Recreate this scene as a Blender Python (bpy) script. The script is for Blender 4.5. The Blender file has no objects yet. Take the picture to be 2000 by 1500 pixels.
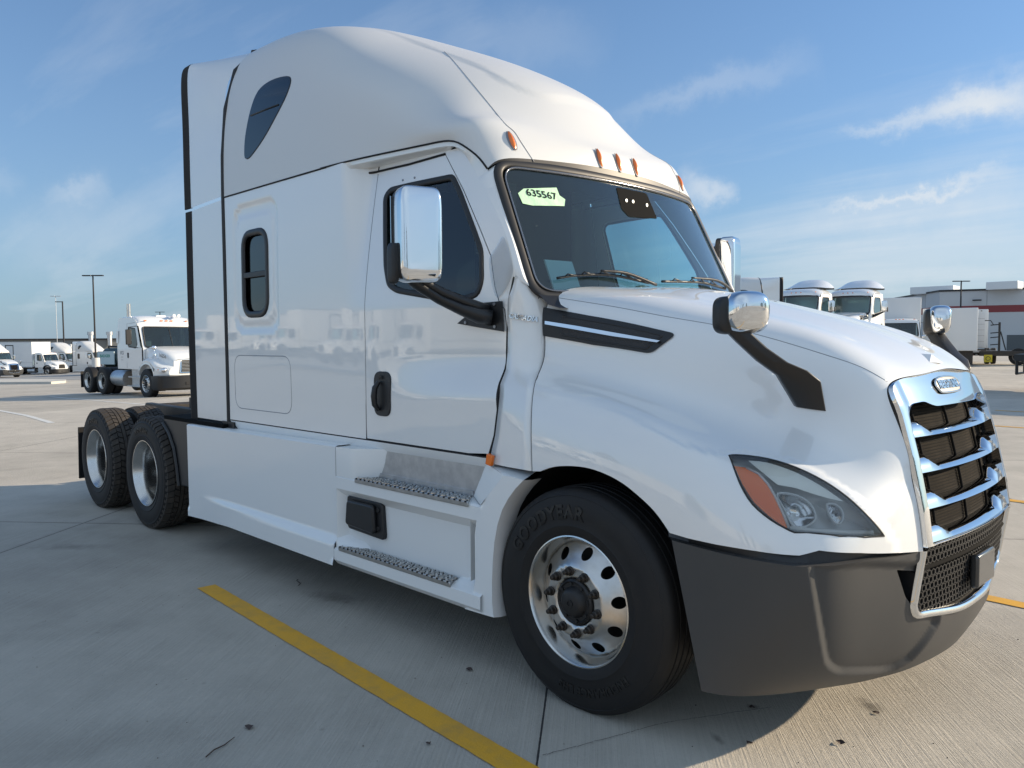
import bpy, bmesh, math, random
import numpy as np
from mathutils import Vector, Matrix
from mathutils.geometry import delaunay_2d_cdt
SC = bpy.context.scene
COL = SC.collection
rad = math.radians
random.seed(7)

# ------------------------------------------------------------------ camera
CAM = np.array([2.3622, -3.9059, 1.6844])
FPX = 1573.1
def _cam_axes(yaw, pit, rol):
    f = np.array([math.cos(yaw)*math.cos(pit), math.sin(yaw)*math.cos(pit), math.sin(pit)])
    r = np.array([math.sin(yaw), -math.cos(yaw), 0.0]); u = np.cross(r, f)
    return f, r*math.cos(rol)+u*math.sin(rol), -r*math.sin(rol)+u*math.cos(rol)
CF, CR, CU = _cam_axes(rad(135.59066), rad(-3.10997), rad(-0.39658))
cd = bpy.data.cameras.new("camera"); cam = bpy.data.objects.new("camera", cd); COL.objects.link(cam)
M = Matrix(((CR[0], CU[0], -CF[0]), (CR[1], CU[1], -CF[1]), (CR[2], CU[2], -CF[2])))
cam.matrix_world = Matrix.Translation(Vector(CAM)) @ M.to_4x4()
cd.sensor_width = 36; cd.lens = 36*FPX/2000; cd.clip_start = 0.05; cd.clip_end = 5000
SC.camera = cam
SC.render.resolution_x = 1024; SC.render.resolution_y = 768

# ------------------------------------------------------------------ light
SUN = Vector((0.54, 0.77, 0.34)).normalized()
sl = bpy.data.lights.new("sun", 'SUN'); sl.energy = 4.9; sl.angle = rad(0.53); sl.color = (1.0, 0.83, 0.61)
so = bpy.data.objects.new("sun", sl); COL.objects.link(so)
so.rotation_euler = SUN.to_track_quat('Z', 'Y').to_euler(); so.location = (20, 30, 20)
W = bpy.data.worlds.new("World"); SC.world = W; W.use_nodes = True
wn, wl = W.node_tree.nodes, W.node_tree.links
wn.clear()
SC.view_settings.view_transform = 'Standard'; SC.view_settings.look = 'None'
SC.view_settings.exposure = 0.55; SC.view_settings.gamma = 1.0
def build_world():
    out = wn.new('ShaderNodeOutputWorld'); bg = wn.new('ShaderNodeBackground')
    sky = wn.new('ShaderNodeTexSky'); sky.sky_type = 'NISHITA'; sky.sun_disc = False
    sky.sun_elevation = math.asin(SUN.z); sky.sun_rotation = math.atan2(SUN.x, SUN.y)
    sky.air_density = 1.0; sky.dust_density = 0.5; sky.ozone_density = 2.0; sky.altitude = 0
    tc = wn.new('ShaderNodeTexCoord')
    # thin high cloud: streaks noise on a plane far overhead (direction / height)
    sep = wn.new('ShaderNodeSeparateXYZ'); wl.new(tc.outputs['Generated'], sep.inputs[0])
    def math_(op, a, b=None, c=None, clamp=False):
        n = wn.new('ShaderNodeMath'); n.operation = op; n.use_clamp = clamp
        for i, v in enumerate((a, b, c)):
            if v is None: continue
            if isinstance(v, (int, float)): n.inputs[i].default_value = v
            else: wl.new(v, n.inputs[i])
        return n.outputs[0]
    zz = math_('MAXIMUM', sep.outputs[2], 0.03)
    zz = math_('ADD', zz, 0.10)
    px = math_('DIVIDE', sep.outputs[0], zz); py = math_('DIVIDE', sep.outputs[1], zz)
    cmb = wn.new('ShaderNodeCombineXYZ'); wl.new(px, cmb.inputs[0]); wl.new(py, cmb.inputs[1])
    mp = wn.new('ShaderNodeMapping'); wl.new(cmb.outputs[0], mp.inputs[0])
    mp.inputs['Rotation'].default_value = (0, 0, rad(-28)); mp.inputs['Scale'].default_value = (0.22, 1.0, 1)
    n1 = wn.new('ShaderNodeTexNoise'); n1.inputs['Scale'].default_value = 0.9; n1.inputs['Detail'].default_value = 9
    n1.inputs['Roughness'].default_value = 0.58; n1.inputs['Distortion'].default_value = 0.35
    wl.new(mp.outputs[0], n1.inputs[0])
    rmp = wn.new('ShaderNodeValToRGB'); rmp.color_ramp.elements[0].position = 0.50; rmp.color_ramp.elements[1].position = 0.80
    rmp.color_ramp.elements[0].color = (0, 0, 0, 1); rmp.color_ramp.elements[1].color = (.55, .55, .55, 1)
    wl.new(n1.outputs[0], rmp.inputs[0])
    cloud = rmp.outputs[0]
    # a few separate streaks and puffs at their own bearings: (pixel a, pixel b, half width, strength)
    nz = wn.new('ShaderNodeTexNoise'); nz.inputs['Scale'].default_value = 14; nz.inputs['Detail'].default_value = 8; nz.inputs['Roughness'].default_value = .65
    wl.new(tc.outputs['Generated'], nz.inputs[0])
    warp = wn.new('ShaderNodeVectorMath'); warp.operation = 'MULTIPLY_ADD'
    wl.new(nz.outputs['Color'], warp.inputs[0]); warp.inputs[1].default_value = (.05, .05, .09); wl.new(tc.outputs['Generated'], warp.inputs[2])
    off = wn.new('ShaderNodeVectorMath'); off.operation = 'SUBTRACT'; wl.new(warp.outputs[0], off.inputs[0]); off.inputs[1].default_value = (.025, .025, .045)
    def bearing(x, y):
        v = CF*FPX + CR*(x-1000) - CU*(y-750); return Vector(v/np.linalg.norm(v))
    for (a, b, hw, hw2, st) in CLOUDS:
        A = bearing(*a); B = bearing(*b); ax = (B-A); L = ax.length; ax = ax/L
        nrm = ax.cross(A).normalized()
        d = wn.new('ShaderNodeVectorMath'); d.operation = 'SUBTRACT'; wl.new(off.outputs[0], d.inputs[0]); d.inputs[1].default_value = A
        da = wn.new('ShaderNodeVectorMath'); da.operation = 'DOT_PRODUCT'; wl.new(d.outputs[0], da.inputs[0]); da.inputs[1].default_value = ax/L
        dn = wn.new('ShaderNodeVectorMath'); dn.operation = 'DOT_PRODUCT'; wl.new(d.outputs[0], dn.inputs[0]); dn.inputs[1].default_value = nrm
        t = math_('SUBTRACT', da.outputs['Value'], 0.5); t = math_('MULTIPLY', t, 2.0); t2 = math_('MULTIPLY', t, t)
        env = math_('SUBTRACT', 1.0, t2, clamp=True)
        w_ = math_('MULTIPLY_ADD', da.outputs['Value'], hw2-hw, hw); w_ = math_('MAXIMUM', w_, .002)
        q = math_('DIVIDE', dn.outputs['Value'], w_); q2 = math_('MULTIPLY', q, q); e2 = math_('MULTIPLY', q2, -1.0); e2 = math_('EXPONENT', e2)
        fwd = wn.new('ShaderNodeVectorMath'); fwd.operation = 'DOT_PRODUCT'; wl.new(tc.outputs['Generated'], fwd.inputs[0]); fwd.inputs[1].default_value = A
        g = math_('GREATER_THAN', fwd.outputs['Value'], 0.5)
        v = math_('MULTIPLY', env, e2); v = math_('MULTIPLY', v, g); v = math_('MULTIPLY', v, st)
        cloud = math_('ADD', cloud, v)
    # haze bank low over the horizon
    hz = math_('MULTIPLY', math_('MAXIMUM', sep.outputs[2], 0.0), -3.2); hz = math_('EXPONENT', hz); hz = math_('MULTIPLY', hz, 0.80)
    # bright thin veil added behind the photographer, out of view, to whiten the ambient light
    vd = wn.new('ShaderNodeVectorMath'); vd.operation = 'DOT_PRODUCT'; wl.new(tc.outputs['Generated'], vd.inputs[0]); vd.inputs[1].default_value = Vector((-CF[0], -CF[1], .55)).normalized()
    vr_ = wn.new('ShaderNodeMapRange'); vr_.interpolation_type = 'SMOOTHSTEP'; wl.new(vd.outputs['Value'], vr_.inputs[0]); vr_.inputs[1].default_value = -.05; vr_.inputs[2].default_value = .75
    vn = math_('MULTIPLY_ADD', n1.outputs[0], 1.3, .05, clamp=True); fill_veil = math_('MULTIPLY', vr_.outputs[0], vn)
    cl = math_('ADD', cloud, 0.0, clamp=True)
    mix = wn.new('ShaderNodeMix'); mix.data_type = 'RGBA'; mix.clamp_factor = True
    wl.new(cl, mix.inputs['Factor']); 
    tint = wn.new('ShaderNodeMix'); tint.data_type = 'RGBA'; tint.blend_type = 'MULTIPLY'; tint.inputs['Factor'].default_value = 1
    wl.new(sky.outputs[0], tint.inputs['A']); tint.inputs['B'].default_value = SKYTINT
    hm_ = wn.new('ShaderNodeMix'); hm_.data_type = 'RGBA'; wl.new(hz, hm_.inputs['Factor']); wl.new(tint.outputs['Result'], hm_.inputs['A']); hm_.inputs['B'].default_value = (2.05, 2.75, 3.65, 1)
    wl.new(hm_.outputs['Result'], mix.inputs['A'])
    mix.inputs['B'].default_value = CLOUDCOL
    mv = wn.new('ShaderNodeMix'); mv.data_type = 'RGBA'; mv.clamp_factor = True; wl.new(fill_veil, mv.inputs['Factor']); wl.new(mix.outputs['Result'], mv.inputs['A']); mv.inputs['B'].default_value = (4.1, 5.15, 6.3, 1)
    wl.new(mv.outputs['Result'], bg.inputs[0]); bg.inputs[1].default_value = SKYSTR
    wl.new(bg.outputs[0], out.inputs[0])
CLOUDS = [((1180, 235), (1620, 105), .010, .016, .22), ((1620, 262), (2060, 190), .004, .020, .50), ((1800, 212), (2090, 178), .012, .024, .45),
          ((1580, 420), (2010, 330), .003, .008, .45), ((1310, 365), (1440, 392), .022, .008, .6), ((1440, 530), (2300, 440), .05, .07, .50),
          ((-50, 470), (330, 440), .03, .03, .2), ((90, 400), (230, 380), .008, .012, .25), ((850, 60), (1200, 90), .03, .03, .12),
          ((-300, 330), (60, 350), .02, .01, .2)]
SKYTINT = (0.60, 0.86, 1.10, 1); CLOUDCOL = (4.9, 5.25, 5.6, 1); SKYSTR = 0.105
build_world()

# ------------------------------------------------------------------ surveying helpers (2000 x 1500 survey of the place)
def ray(px, py): return CF*FPX + CR*(px-1000) - CU*(py-750)
def at(px, py, **k):
    d = ray(px, py); (a, v), = k.items(); i = 'xyz'.index(a); t = (v-CAM[i])/d[i]
    return CAM + t*d
def proj(P):
    d = np.asarray(P, float)-CAM; z = d@CF
    return np.stack([1000+FPX*(d@CR)/z, 750-FPX*(d@CU)/z], -1)

# ------------------------------------------------------------------ materials
def mat(name, col, rough=.5, metal=0, coat=0, coat_r=.03, bump=None, spec=.5, var=None, trans=0, emis=None, alpha=None):
    m = bpy.data.materials.new(name); m.use_nodes = True
    nt = m.node_tree; b = nt.nodes['Principled BSDF']
    b.inputs['Base Color'].default_value = (*col, 1); b.inputs['Roughness'].default_value = rough
    b.inputs['Metallic'].default_value = metal; b.inputs['Coat Weight'].default_value = coat; b.inputs['Coat Roughness'].default_value = coat_r
    b.inputs['Coat IOR'].default_value = 1.75 if coat >= .9 else 1.5
    b.inputs['Specular IOR Level'].default_value = spec; b.inputs['Transmission Weight'].default_value = trans
    tc = nt.nodes.new('ShaderNodeTexCoord')
    if var:   # (scale, amount, second colour)
        n = nt.nodes.new('ShaderNodeTexNoise'); n.inputs['Scale'].default_value = var[0]; n.inputs['Detail'].default_value = 6; n.inputs['Roughness'].default_value = .6
        nt.links.new(tc.outputs['Object'], n.inputs[0])
        r = nt.nodes.new('ShaderNodeMapRange'); r.inputs[1].default_value = .35; r.inputs[2].default_value = .75; r.inputs[4].default_value = var[1]
        nt.links.new(n.outputs[0], r.inputs[0])
        mx = nt.nodes.new('ShaderNodeMix'); mx.data_type = 'RGBA'; nt.links.new(r.outputs[0], mx.inputs['Factor'])
        mx.inputs['A'].default_value = (*col, 1); mx.inputs['B'].default_value = (*var[2], 1)
        nt.links.new(mx.outputs['Result'], b.inputs['Base Color'])
    if bump:  # (scale, strength, distance)
        n = nt.nodes.new('ShaderNodeTexNoise'); n.inputs['Scale'].default_value = bump[0]; n.inputs['Detail'].default_value = 4
        nt.links.new(tc.outputs['Object'], n.inputs[0])
        bp = nt.nodes.new('ShaderNodeBump'); bp.inputs['Strength'].default_value = bump[1]; bp.inputs['Distance'].default_value = bump[2]
        nt.links.new(n.outputs[0], bp.inputs['Height']); nt.links.new(bp.outputs[0], b.inputs['Normal'])
    return m
M_ = {}
M_['paint'] = mat('white_paint', (.75, .765, .765), .38, coat=.9, coat_r=.03, bump=(3.2, .10, .004), var=(1.1, .25, (.70, .715, .72)))
M_['plastic_white'] = mat('white_panel', (.76, .78, .785), .3, coat=.5, coat_r=.08, bump=(6, .1, .003))
M_['roof'] = mat('roof_gelcoat', (.61, .615, .61), .42, coat=.35, coat_r=.15, bump=(420, .12, .0006))
M_['black'] = mat('black_plastic', (.012, .013, .015), .42, bump=(300, .15, .0005))
M_['rubber'] = mat('black_rubber', (.010, .010, .011), .5, bump=(60, .1, .001))
M_['tyre'] = mat('tyre_rubber', (.010, .010, .011), .62, bump=(180, .25, .0008), var=(7, .6, (.018, .016, .014)), spec=.35)
M_['tread'] = mat('tyre_tread', (.03, .027, .024), .8, bump=(90, .4, .001), var=(14, .8, (.075, .060, .047)))
M_['letter'] = mat('raised_rubber', (.006, .006, .006), .42)
M_['joint'] = mat('soft_joint_line', (.36, .37, .38), .6)
M_['gap'] = mat('gap_shadow_rubber', (.012, .012, .014), .8)
M_['chrome'] = mat('chrome', (.72, .74, .76), .055, 1, bump=(2.5, .15, .006))
M_['alu'] = mat('polished_aluminium', (.66, .655, .64), .24, 1, bump=(40, .12, .0008), var=(9, .7, (.48, .46, .43)))
M_['alu_plate'] = mat('brushed_aluminium', (.60, .61, .62), .42, 1, bump=(12, .3, .003), var=(16, .8, (.40, .41, .43)))
M_['tread_plate'] = mat('step_tread_aluminium', (.50, .50, .50), .38, 1, var=(20, .6, (.33, .32, .30)))
M_['bumper'] = mat('grey_bumper_plastic', (.056, .056, .056), .46, bump=(500, .25, .0004), spec=.4, var=(3, .5, (.046, .046, .046)))
M_['amber'] = mat('amber_lens', (.82, .17, .001), .28, coat=.8, coat_r=.04, bump=(260, .5, .001))
M_['dark_steel'] = mat('dark_steel', (.03, .03, .032), .55, .3, bump=(30, .4, .003), var=(12, .8, (.07, .055, .04)))
M_['rust'] = mat('rusty_nut', (.045, .038, .033), .45, .6, bump=(120, .3, .001))
M_['cabin'] = mat('cabin_trim', (.035, .038, .042), .75)
M_['cabin_grey'] = mat('cabin_grey_trim', (.10, .11, .115), .8)
M_['matt'] = mat('matt_black', (.008, .008, .008), .95, spec=.1)
M_['core'] = mat('radiator_mesh', (.012, .010, .008), .95, spec=.1, bump=(260, .5, .002), var=(9, .6, (.032, .026, .020)))
M_['mirror_glass'] = mat('mirror_glass', (.8, .82, .84), .02, 1)
M_['silver'] = mat('silver_reflector', (.75, .76, .78), .12, 1)
M_['lampgrey'] = mat('headlamp_grey_bezel', (.60, .62, .63), .3, coat=.5)
M_['lamplight'] = mat('headlamp_light_bar', (.88, .88, .83), .35)
M_['paper'] = mat('green_paper', (.52, .80, .52), .7, bump=(18, .5, .01))
M_['ink'] = mat('black_ink', (.01, .02, .025), .5)
M_['text_grey'] = mat('grey_lettering', (.25, .26, .28), .35, .6)
def glassmat(name, tint, refl=1.0, rough=0.0, film=0.0, filmcol=(.4, .5, .52)):
    m = bpy.data.materials.new(name); m.use_nodes = True; nt = m.node_tree; N = nt.nodes; N.clear()
    out = N.new('ShaderNodeOutputMaterial'); tr = N.new('ShaderNodeBsdfTransparent'); tr.inputs[0].default_value = (*tint, 1)
    gl = N.new('ShaderNodeBsdfGlossy'); gl.inputs['Roughness'].default_value = rough; gl.inputs[0].default_value = (1, 1, 1, 1)
    fr = N.new('ShaderNodeFresnel'); fr.inputs[0].default_value = 1.5
    mu = N.new('ShaderNodeMath'); mu.operation = 'MULTIPLY'; mu.inputs[1].default_value = refl; mu.use_clamp = True
    nt.links.new(fr.outputs[0], mu.inputs[0]); mx = N.new('ShaderNodeMixShader')
    nt.links.new(mu.outputs[0], mx.inputs[0]); nt.links.new(tr.outputs[0], mx.inputs[1]); nt.links.new(gl.outputs[0], mx.inputs[2])
    last = mx
    if film > 0:
        di = N.new('ShaderNodeBsdfDiffuse'); di.inputs[0].default_value = (*filmcol, 1)
        m2 = N.new('ShaderNodeMixShader'); m2.inputs[0].default_value = film
        nt.links.new(mx.outputs[0], m2.inputs[1]); nt.links.new(di.outputs[0], m2.inputs[2]); last = m2
    nt.links.new(last.outputs[0], out.inputs[0]); return m
M_['glass'] = glassmat('windscreen_glass', (.56, .80, .84), 1.5, film=.03, filmcol=(.3, .45, .5))
M_['glass_side'] = glassmat('side_window_glass', (.66, .90, .93), 1.3)
M_['glass_dark'] = glassmat('tinted_window_glass', (.05, .07, .085), 1.2)
M_['lens'] = glassmat('headlamp_lens', (.95, .96, .95), 1.0, .03, film=.025, filmcol=(.75, .75, .72))
M_['film'] = glassmat('clear_plastic_film', (.93, .94, .95), 2.5, .12, film=.12, filmcol=(.7, .72, .74))

# ------------------------------------------------------------------ mesh helpers
NRM = {}
def mk(name, V, F, m, parent=None, N=None, smooth=True, mats=None, fm=None):
    V = np.asarray(V, float); me = bpy.data.meshes.new(name)
    me.from_pydata([tuple(v) for v in V], [], [tuple(int(i) for i in f) for f in F])
    me.materials.append(m)
    for x in (mats or []): me.materials.append(x)
    if fm is not None: me.polygons.foreach_set('material_index', np.asarray(fm, np.int32))
    me.polygons.foreach_set('use_smooth', np.full(len(me.polygons), smooth))
    me.update()
    if N is not None:
        me.normals_split_custom_set_from_vertices([tuple(n) for n in N])
    o = bpy.data.objects.new(name, me); COL.objects.link(o)
    if parent is not None: o.parent = parent
    if N is not None: NRM[me.name] = np.asarray(N, float)
    return o
def mir(o, parent=None, name=None):
    """the same part on the other side of the truck (y -> -y)"""
    me0 = o.data; n = len(me0.vertices); V = np.empty(n*3); me0.vertices.foreach_get('co', V); V = V.reshape(-1, 3)
    mw = np.array(o.matrix_basis); V = V@mw[:3, :3].T + mw[:3, 3]
    V[:, 1] *= -1
    F = [tuple(reversed(p.vertices)) for p in me0.polygons]
    fm = [p.material_index for p in me0.polygons]; sm = [p.use_smooth for p in me0.polygons]
    N = NRM.get(me0.name)
    if N is not None: N = N*np.array([1, -1, 1])
    r = mk(name or o.name.split('.')[0], V, F, me0.materials[0], parent or o.parent, N, True, list(me0.materials)[1:], fm)
    if N is None: r.data.polygons.foreach_set('use_smooth', sm)
    for md in o.modifiers:
        if md.type == 'BEVEL':
            q = r.modifiers.new('bevel', 'BEVEL'); q.width = md.width; q.segments = md.segments; q.limit_method = 'ANGLE'; q.angle_limit = md.angle_limit
    return r
def empty(name, label, cat, loc=(0, 0, 0), rz=0, group=None):
    o = bpy.data.objects.new(name, None); COL.objects.link(o); o.location = loc; o.rotation_euler = (0, 0, rz)
    o.empty_display_size = .3
    tag(o, label, cat, group); return o
def tag(o, label=None, cat=None, group=None, kind=None):
    if label: o['label'] = label
    if cat: o['category'] = cat
    if group: o['group'] = group
    if kind: o['kind'] = kind
    return o
def bevel(o, w, seg=2, ang=35):
    md = o.modifiers.new('bevel', 'BEVEL'); md.width = w; md.segments = seg; md.limit_method = 'ANGLE'; md.angle_limit = rad(ang); md.harden_normals = False
    for p in o.data.polygons: p.use_smooth = True
    try: o.data.set_sharp_from_angle(angle=rad(40))
    except Exception: pass
    return o
class MB:
    """collects shapes for ONE mesh"""
    def __init__(s): s.v = []; s.f = []; s.m = []
    def add(s, V, F, mi=0):
        b = len(s.v); s.v += [tuple(map(float, p)) for p in V]; s.f += [tuple(b+i for i in f) for f in F]; s.m += [mi]*len(F); return s
    def box(s, a, b, mi=0, R=None, o=None):
        (x0, y0, z0), (x1, y1, z1) = a, b
        V = np.array([(x0, y0, z0), (x1, y0, z0), (x1, y1, z0), (x0, y1, z0), (x0, y0, z1), (x1, y0, z1), (x1, y1, z1), (x0, y1, z1)], float)
        if R is not None: V = V@np.array(R).T
        if o is not None: V = V+np.array(o)
        return s.add(V, [(0, 3, 2, 1), (4, 5, 6, 7), (0, 1, 5, 4), (1, 2, 6, 5), (2, 3, 7, 6), (3, 0, 4, 7)], mi)
    def hexa(s, V, mi=0): return s.add(V, [(0, 3, 2, 1), (4, 5, 6, 7), (0, 1, 5, 4), (1, 2, 6, 5), (2, 3, 7, 6), (3, 0, 4, 7)], mi)
    def tube(s, P, r, n=10, mi=0, cap=True, flat=None):
        P = [Vector(p) for p in P]; rs = r if hasattr(r, '__len__') else [r]*len(P)
        T = [(P[min(i+1, len(P)-1)]-P[max(i-1, 0)]).normalized() for i in range(len(P))]
        ref = Vector((0, 0, 1)) if abs(T[0].z) < .9 else Vector((1, 0, 0)); nx = T[0].cross(ref).normalized()
        V = []
        for i, p in enumerate(P):
            nx = (nx - T[i]*nx.dot(T[i])).normalized(); ny = T[i].cross(nx)
            for k in range(n):
                a = 2*math.pi*k/n; V.append(p + rs[i]*(math.cos(a)*nx + math.sin(a)*ny*(flat or 1)))
        F = [(i*n+k, i*n+(k+1) % n, (i+1)*n+(k+1) % n, (i+1)*n+k) for i in range(len(P)-1) for k in range(n)]
        if cap: F += [tuple(reversed(range(n))), tuple(range((len(P)-1)*n, len(P)*n))]
        return s.add(V, F, mi)
    def lathe(s, prof, c=(0, 0, 0), ax='y', n=48, mi=0, cap0=False, cap1=False, a0=0, a1=2*math.pi):
        """prof = (radius, along axis)"""
        full = abs(a1-a0-2*math.pi) < 1e-6; V = []
        for (r, h) in prof:
            for k in range(n+(0 if full else 1)):
                a = a0+(a1-a0)*k/n; u_, v_ = r*math.cos(a), r*math.sin(a)
                V.append({'y': (c[0]+u_, c[1]+h, c[2]+v_), 'x': (c[0]+h, c[1]+u_, c[2]+v_), 'z': (c[0]+u_, c[1]+v_, c[2]+h)}[ax])
        w = n if full else n+1
        F = [(i*w+k, i*w+(k+1) % w, (i+1)*w+(k+1) % w, (i+1)*w+k) for i in range(len(prof)-1) for k in range(n)]
        if ax == 'y': F = [tuple(reversed(f)) for f in F]
        if cap0: F.append(tuple(range(w)))
        if cap1: F.append(tuple(reversed(range((len(prof)-1)*w, len(prof)*w))))
        return s.add(V, F, mi)
    def prism(s, poly, d, mi=0):
        """poly = 3D outline, d = thickness vector"""
        n = len(poly); P = [np.array(p, float) for p in poly]; d = np.array(d, float)
        V = P+[p+d for p in P]
        return s.add(V, [tuple(range(n)), tuple(reversed(range(n, 2*n)))]+[(i, i+n, (i+1) % n+n, (i+1) % n) for i in range(n)], mi)
    def loft(s, rows, mi=0, closed=False):
        n = len(rows[0]); V = [p for r in rows for p in r]; w = n if closed else n-1
        return s.add(V, [(i*n+k, i*n+(k+1) % n, (i+1)*n+(k+1) % n, (i+1)*n+k) for i in range(len(rows)-1) for k in range(w)], mi)
    def build(s, name, m, parent=None, smooth=True, mats=None, bev=None, seg=2, auto=True):
        o = mk(name, s.v, s.f, m, parent, None, smooth, mats, s.m)
        bm = bmesh.new(); bm.from_mesh(o.data); bmesh.ops.remove_doubles(bm, verts=bm.verts, dist=1e-6); bmesh.ops.recalc_face_normals(bm, faces=bm.faces); bm.to_mesh(o.data); bm.free()
        if auto and smooth: o.data.set_sharp_from_angle(angle=rad(38))
        if bev: bevel(o, bev, seg)
        return o
def resample(P, step, closed=False):
    P = [np.asarray(p, float) for p in P]
    if closed: P = P+[P[0]]
    out = []
    for a, b in zip(P[:-1], P[1:]):
        n = max(1, int(np.linalg.norm(b-a)/step+.5)); out += [a+(b-a)*k/n for k in range(n)]
    if not closed: out.append(P[-1])
    return np.array(out)
def smooth_curve(P, n=8, closed=False):
    """Catmull-Rom through the points"""
    P = [np.asarray(p, float) for p in P]; m = len(P); out = []
    for i in range(m if closed else m-1):
        if closed: p0, p1, p2, p3 = P[(i-1) % m], P[i], P[(i+1) % m], P[(i+2) % m]
        else: p0, p1, p2, p3 = P[max(i-1, 0)], P[i], P[i+1], P[min(i+2, m-1)]
        for k in range(n):
            t = k/n; out.append(.5*((2*p1)+(p2-p0)*t+(2*p0-5*p1+4*p2-p3)*t*t+(3*p1-p0-3*p2+p3)*t**3))
    if not closed: out.append(P[-1])
    return np.array(out)
def round_poly(P, r, n=5):
    """round the corners of a closed polygon (any dimension); r may be a list"""
    P = [np.asarray(p, float) for p in P]; m = len(P); out = []; rs = r if hasattr(r, '__len__') else [r]*m
    for i in range(m):
        a, b, c = P[i-1], P[i], P[(i+1) % m]; u = (a-b); v = (c-b); lu, lv = np.linalg.norm(u), np.linalg.norm(v)
        q = min(rs[i], lu*.48, lv*.48)
        if q < 1e-5: out.append(b); continue
        A, C = b+u/lu*q, b+v/lv*q
        for k in range(n+1):
            t = k/n; out.append((1-t)**2*A+2*t*(1-t)*b+t*t*C)
    return out
def inside(pts, poly):
    x, y = pts[:, 0], pts[:, 1]; c = np.zeros(len(pts), bool); P = np.asarray(poly); Q = np.roll(P, -1, 0)
    for (x0, y0), (x1, y1) in zip(P, Q):
        if y0 == y1: continue
        c ^= ((y0 > y) != (y1 > y)) & (x < (x1-x0)*(y-y0)/(y1-y0)+x0)
    return c
def dist_poly(pts, poly):
    P = np.asarray(poly); Q = np.roll(P, -1, 0); d = np.full(len(pts), 1e9)
    for a, b in zip(P, Q):
        ab = b-a; t = np.clip(((pts-a)@ab)/max(ab@ab, 1e-12), 0, 1); d = np.minimum(d, np.linalg.norm(pts-a-t[:, None]*ab, axis=1))
    return d
def sheet(name, fn, outline, m, parent=None, holes=(), step=.03, flip=False, sc=(1, 1), off=0.0, thick=0.0, rim=None):
    """a trimmed piece of the surface fn(a, b) -> xyz. outline/holes in (a, b); sc turns a,b into metres for spacing"""
    sc = np.array(sc, float)
    ol = resample(np.asarray(outline)*sc, step, True); hs = [resample(np.asarray(h)*sc, step*.7, True) for h in holes]
    lo, hi = ol.min(0), ol.max(0)
    gx = np.arange(lo[0]+step*.5, hi[0], step); gy = np.arange(lo[1]+step*.5, hi[1], step)
    G = np.stack(np.meshgrid(gx, gy), -1).reshape(-1, 2)
    k = inside(G, ol) & (dist_poly(G, ol) > step*.45)
    for h in hs: k &= ~inside(G, h) & (dist_poly(G, h) > step*.4)
    G = G[k]
    pts = [ol]+hs+[G]; allp = np.concatenate(pts); E = []; b = 0
    for q in [ol]+hs: E += [(b+i, b+(i+1) % len(q)) for i in range(len(q))]; b += len(q)
    r = delaunay_2d_cdt([Vector(p) for p in allp], E, [], 0, 1e-6)
    P2 = np.array([tuple(v) for v in r[0]]); F = [f for f in r[2] if len(f) == 3]
    cen = P2[np.array(F)].mean(1); k = inside(cen, ol)
    for h in hs: k &= ~inside(cen, h)
    F = [f for f, q in zip(F, k) if q]
    P2 = P2/sc; e = 1e-4
    def ev(Q): return fn(Q[:, 0], Q[:, 1])
    P3 = ev(P2); du = ev(P2+[e, 0])-ev(P2-[e, 0]); dv = ev(P2+[0, e])-ev(P2-[0, e])
    N = np.cross(du, dv); N /= np.maximum(np.linalg.norm(N, axis=1), 1e-12)[:, None]
    if flip: N = -N
    P3 = P3+N*off
    out = []
    for f in F:
        a, b_, c = P3[f[0]], P3[f[1]], P3[f[2]]
        out.append(tuple(f) if np.dot(np.cross(b_-a, c-a), N[f[0]]+N[f[1]]+N[f[2]]) > 0 else (f[0], f[2], f[1]))
    return mk(name, P3, out, m, parent, N)
def nspline(k, t):
    """cardinal basis of the natural cubic spline on knots k, evaluated at t -> (len t, len k)"""
    k = np.asarray(k, float); n = len(k); h = np.diff(k); A = np.eye(n); R = np.zeros((n, n))
    for i in range(1, n-1):
        A[i, i-1] = h[i-1]; A[i, i] = 2*(h[i-1]+h[i]); A[i, i+1] = h[i]
        R[i, i-1] = 6/h[i-1]; R[i, i] = -6/h[i-1]-6/h[i]; R[i, i+1] = 6/h[i]
    Mm = np.linalg.solve(A, R); t = np.asarray(t, float); j = np.clip(np.searchsorted(k, t)-1, 0, n-2); hh = h[j]
    a = (k[j+1]-t)/hh; b = (t-k[j])/hh; I = np.eye(n)
    return a[:, None]*I[j]+b[:, None]*I[j+1]+(((a**3-a)[:, None]*Mm[j]+(b**3-b)[:, None]*Mm[j+1])*(hh**2/6)[:, None])
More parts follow.
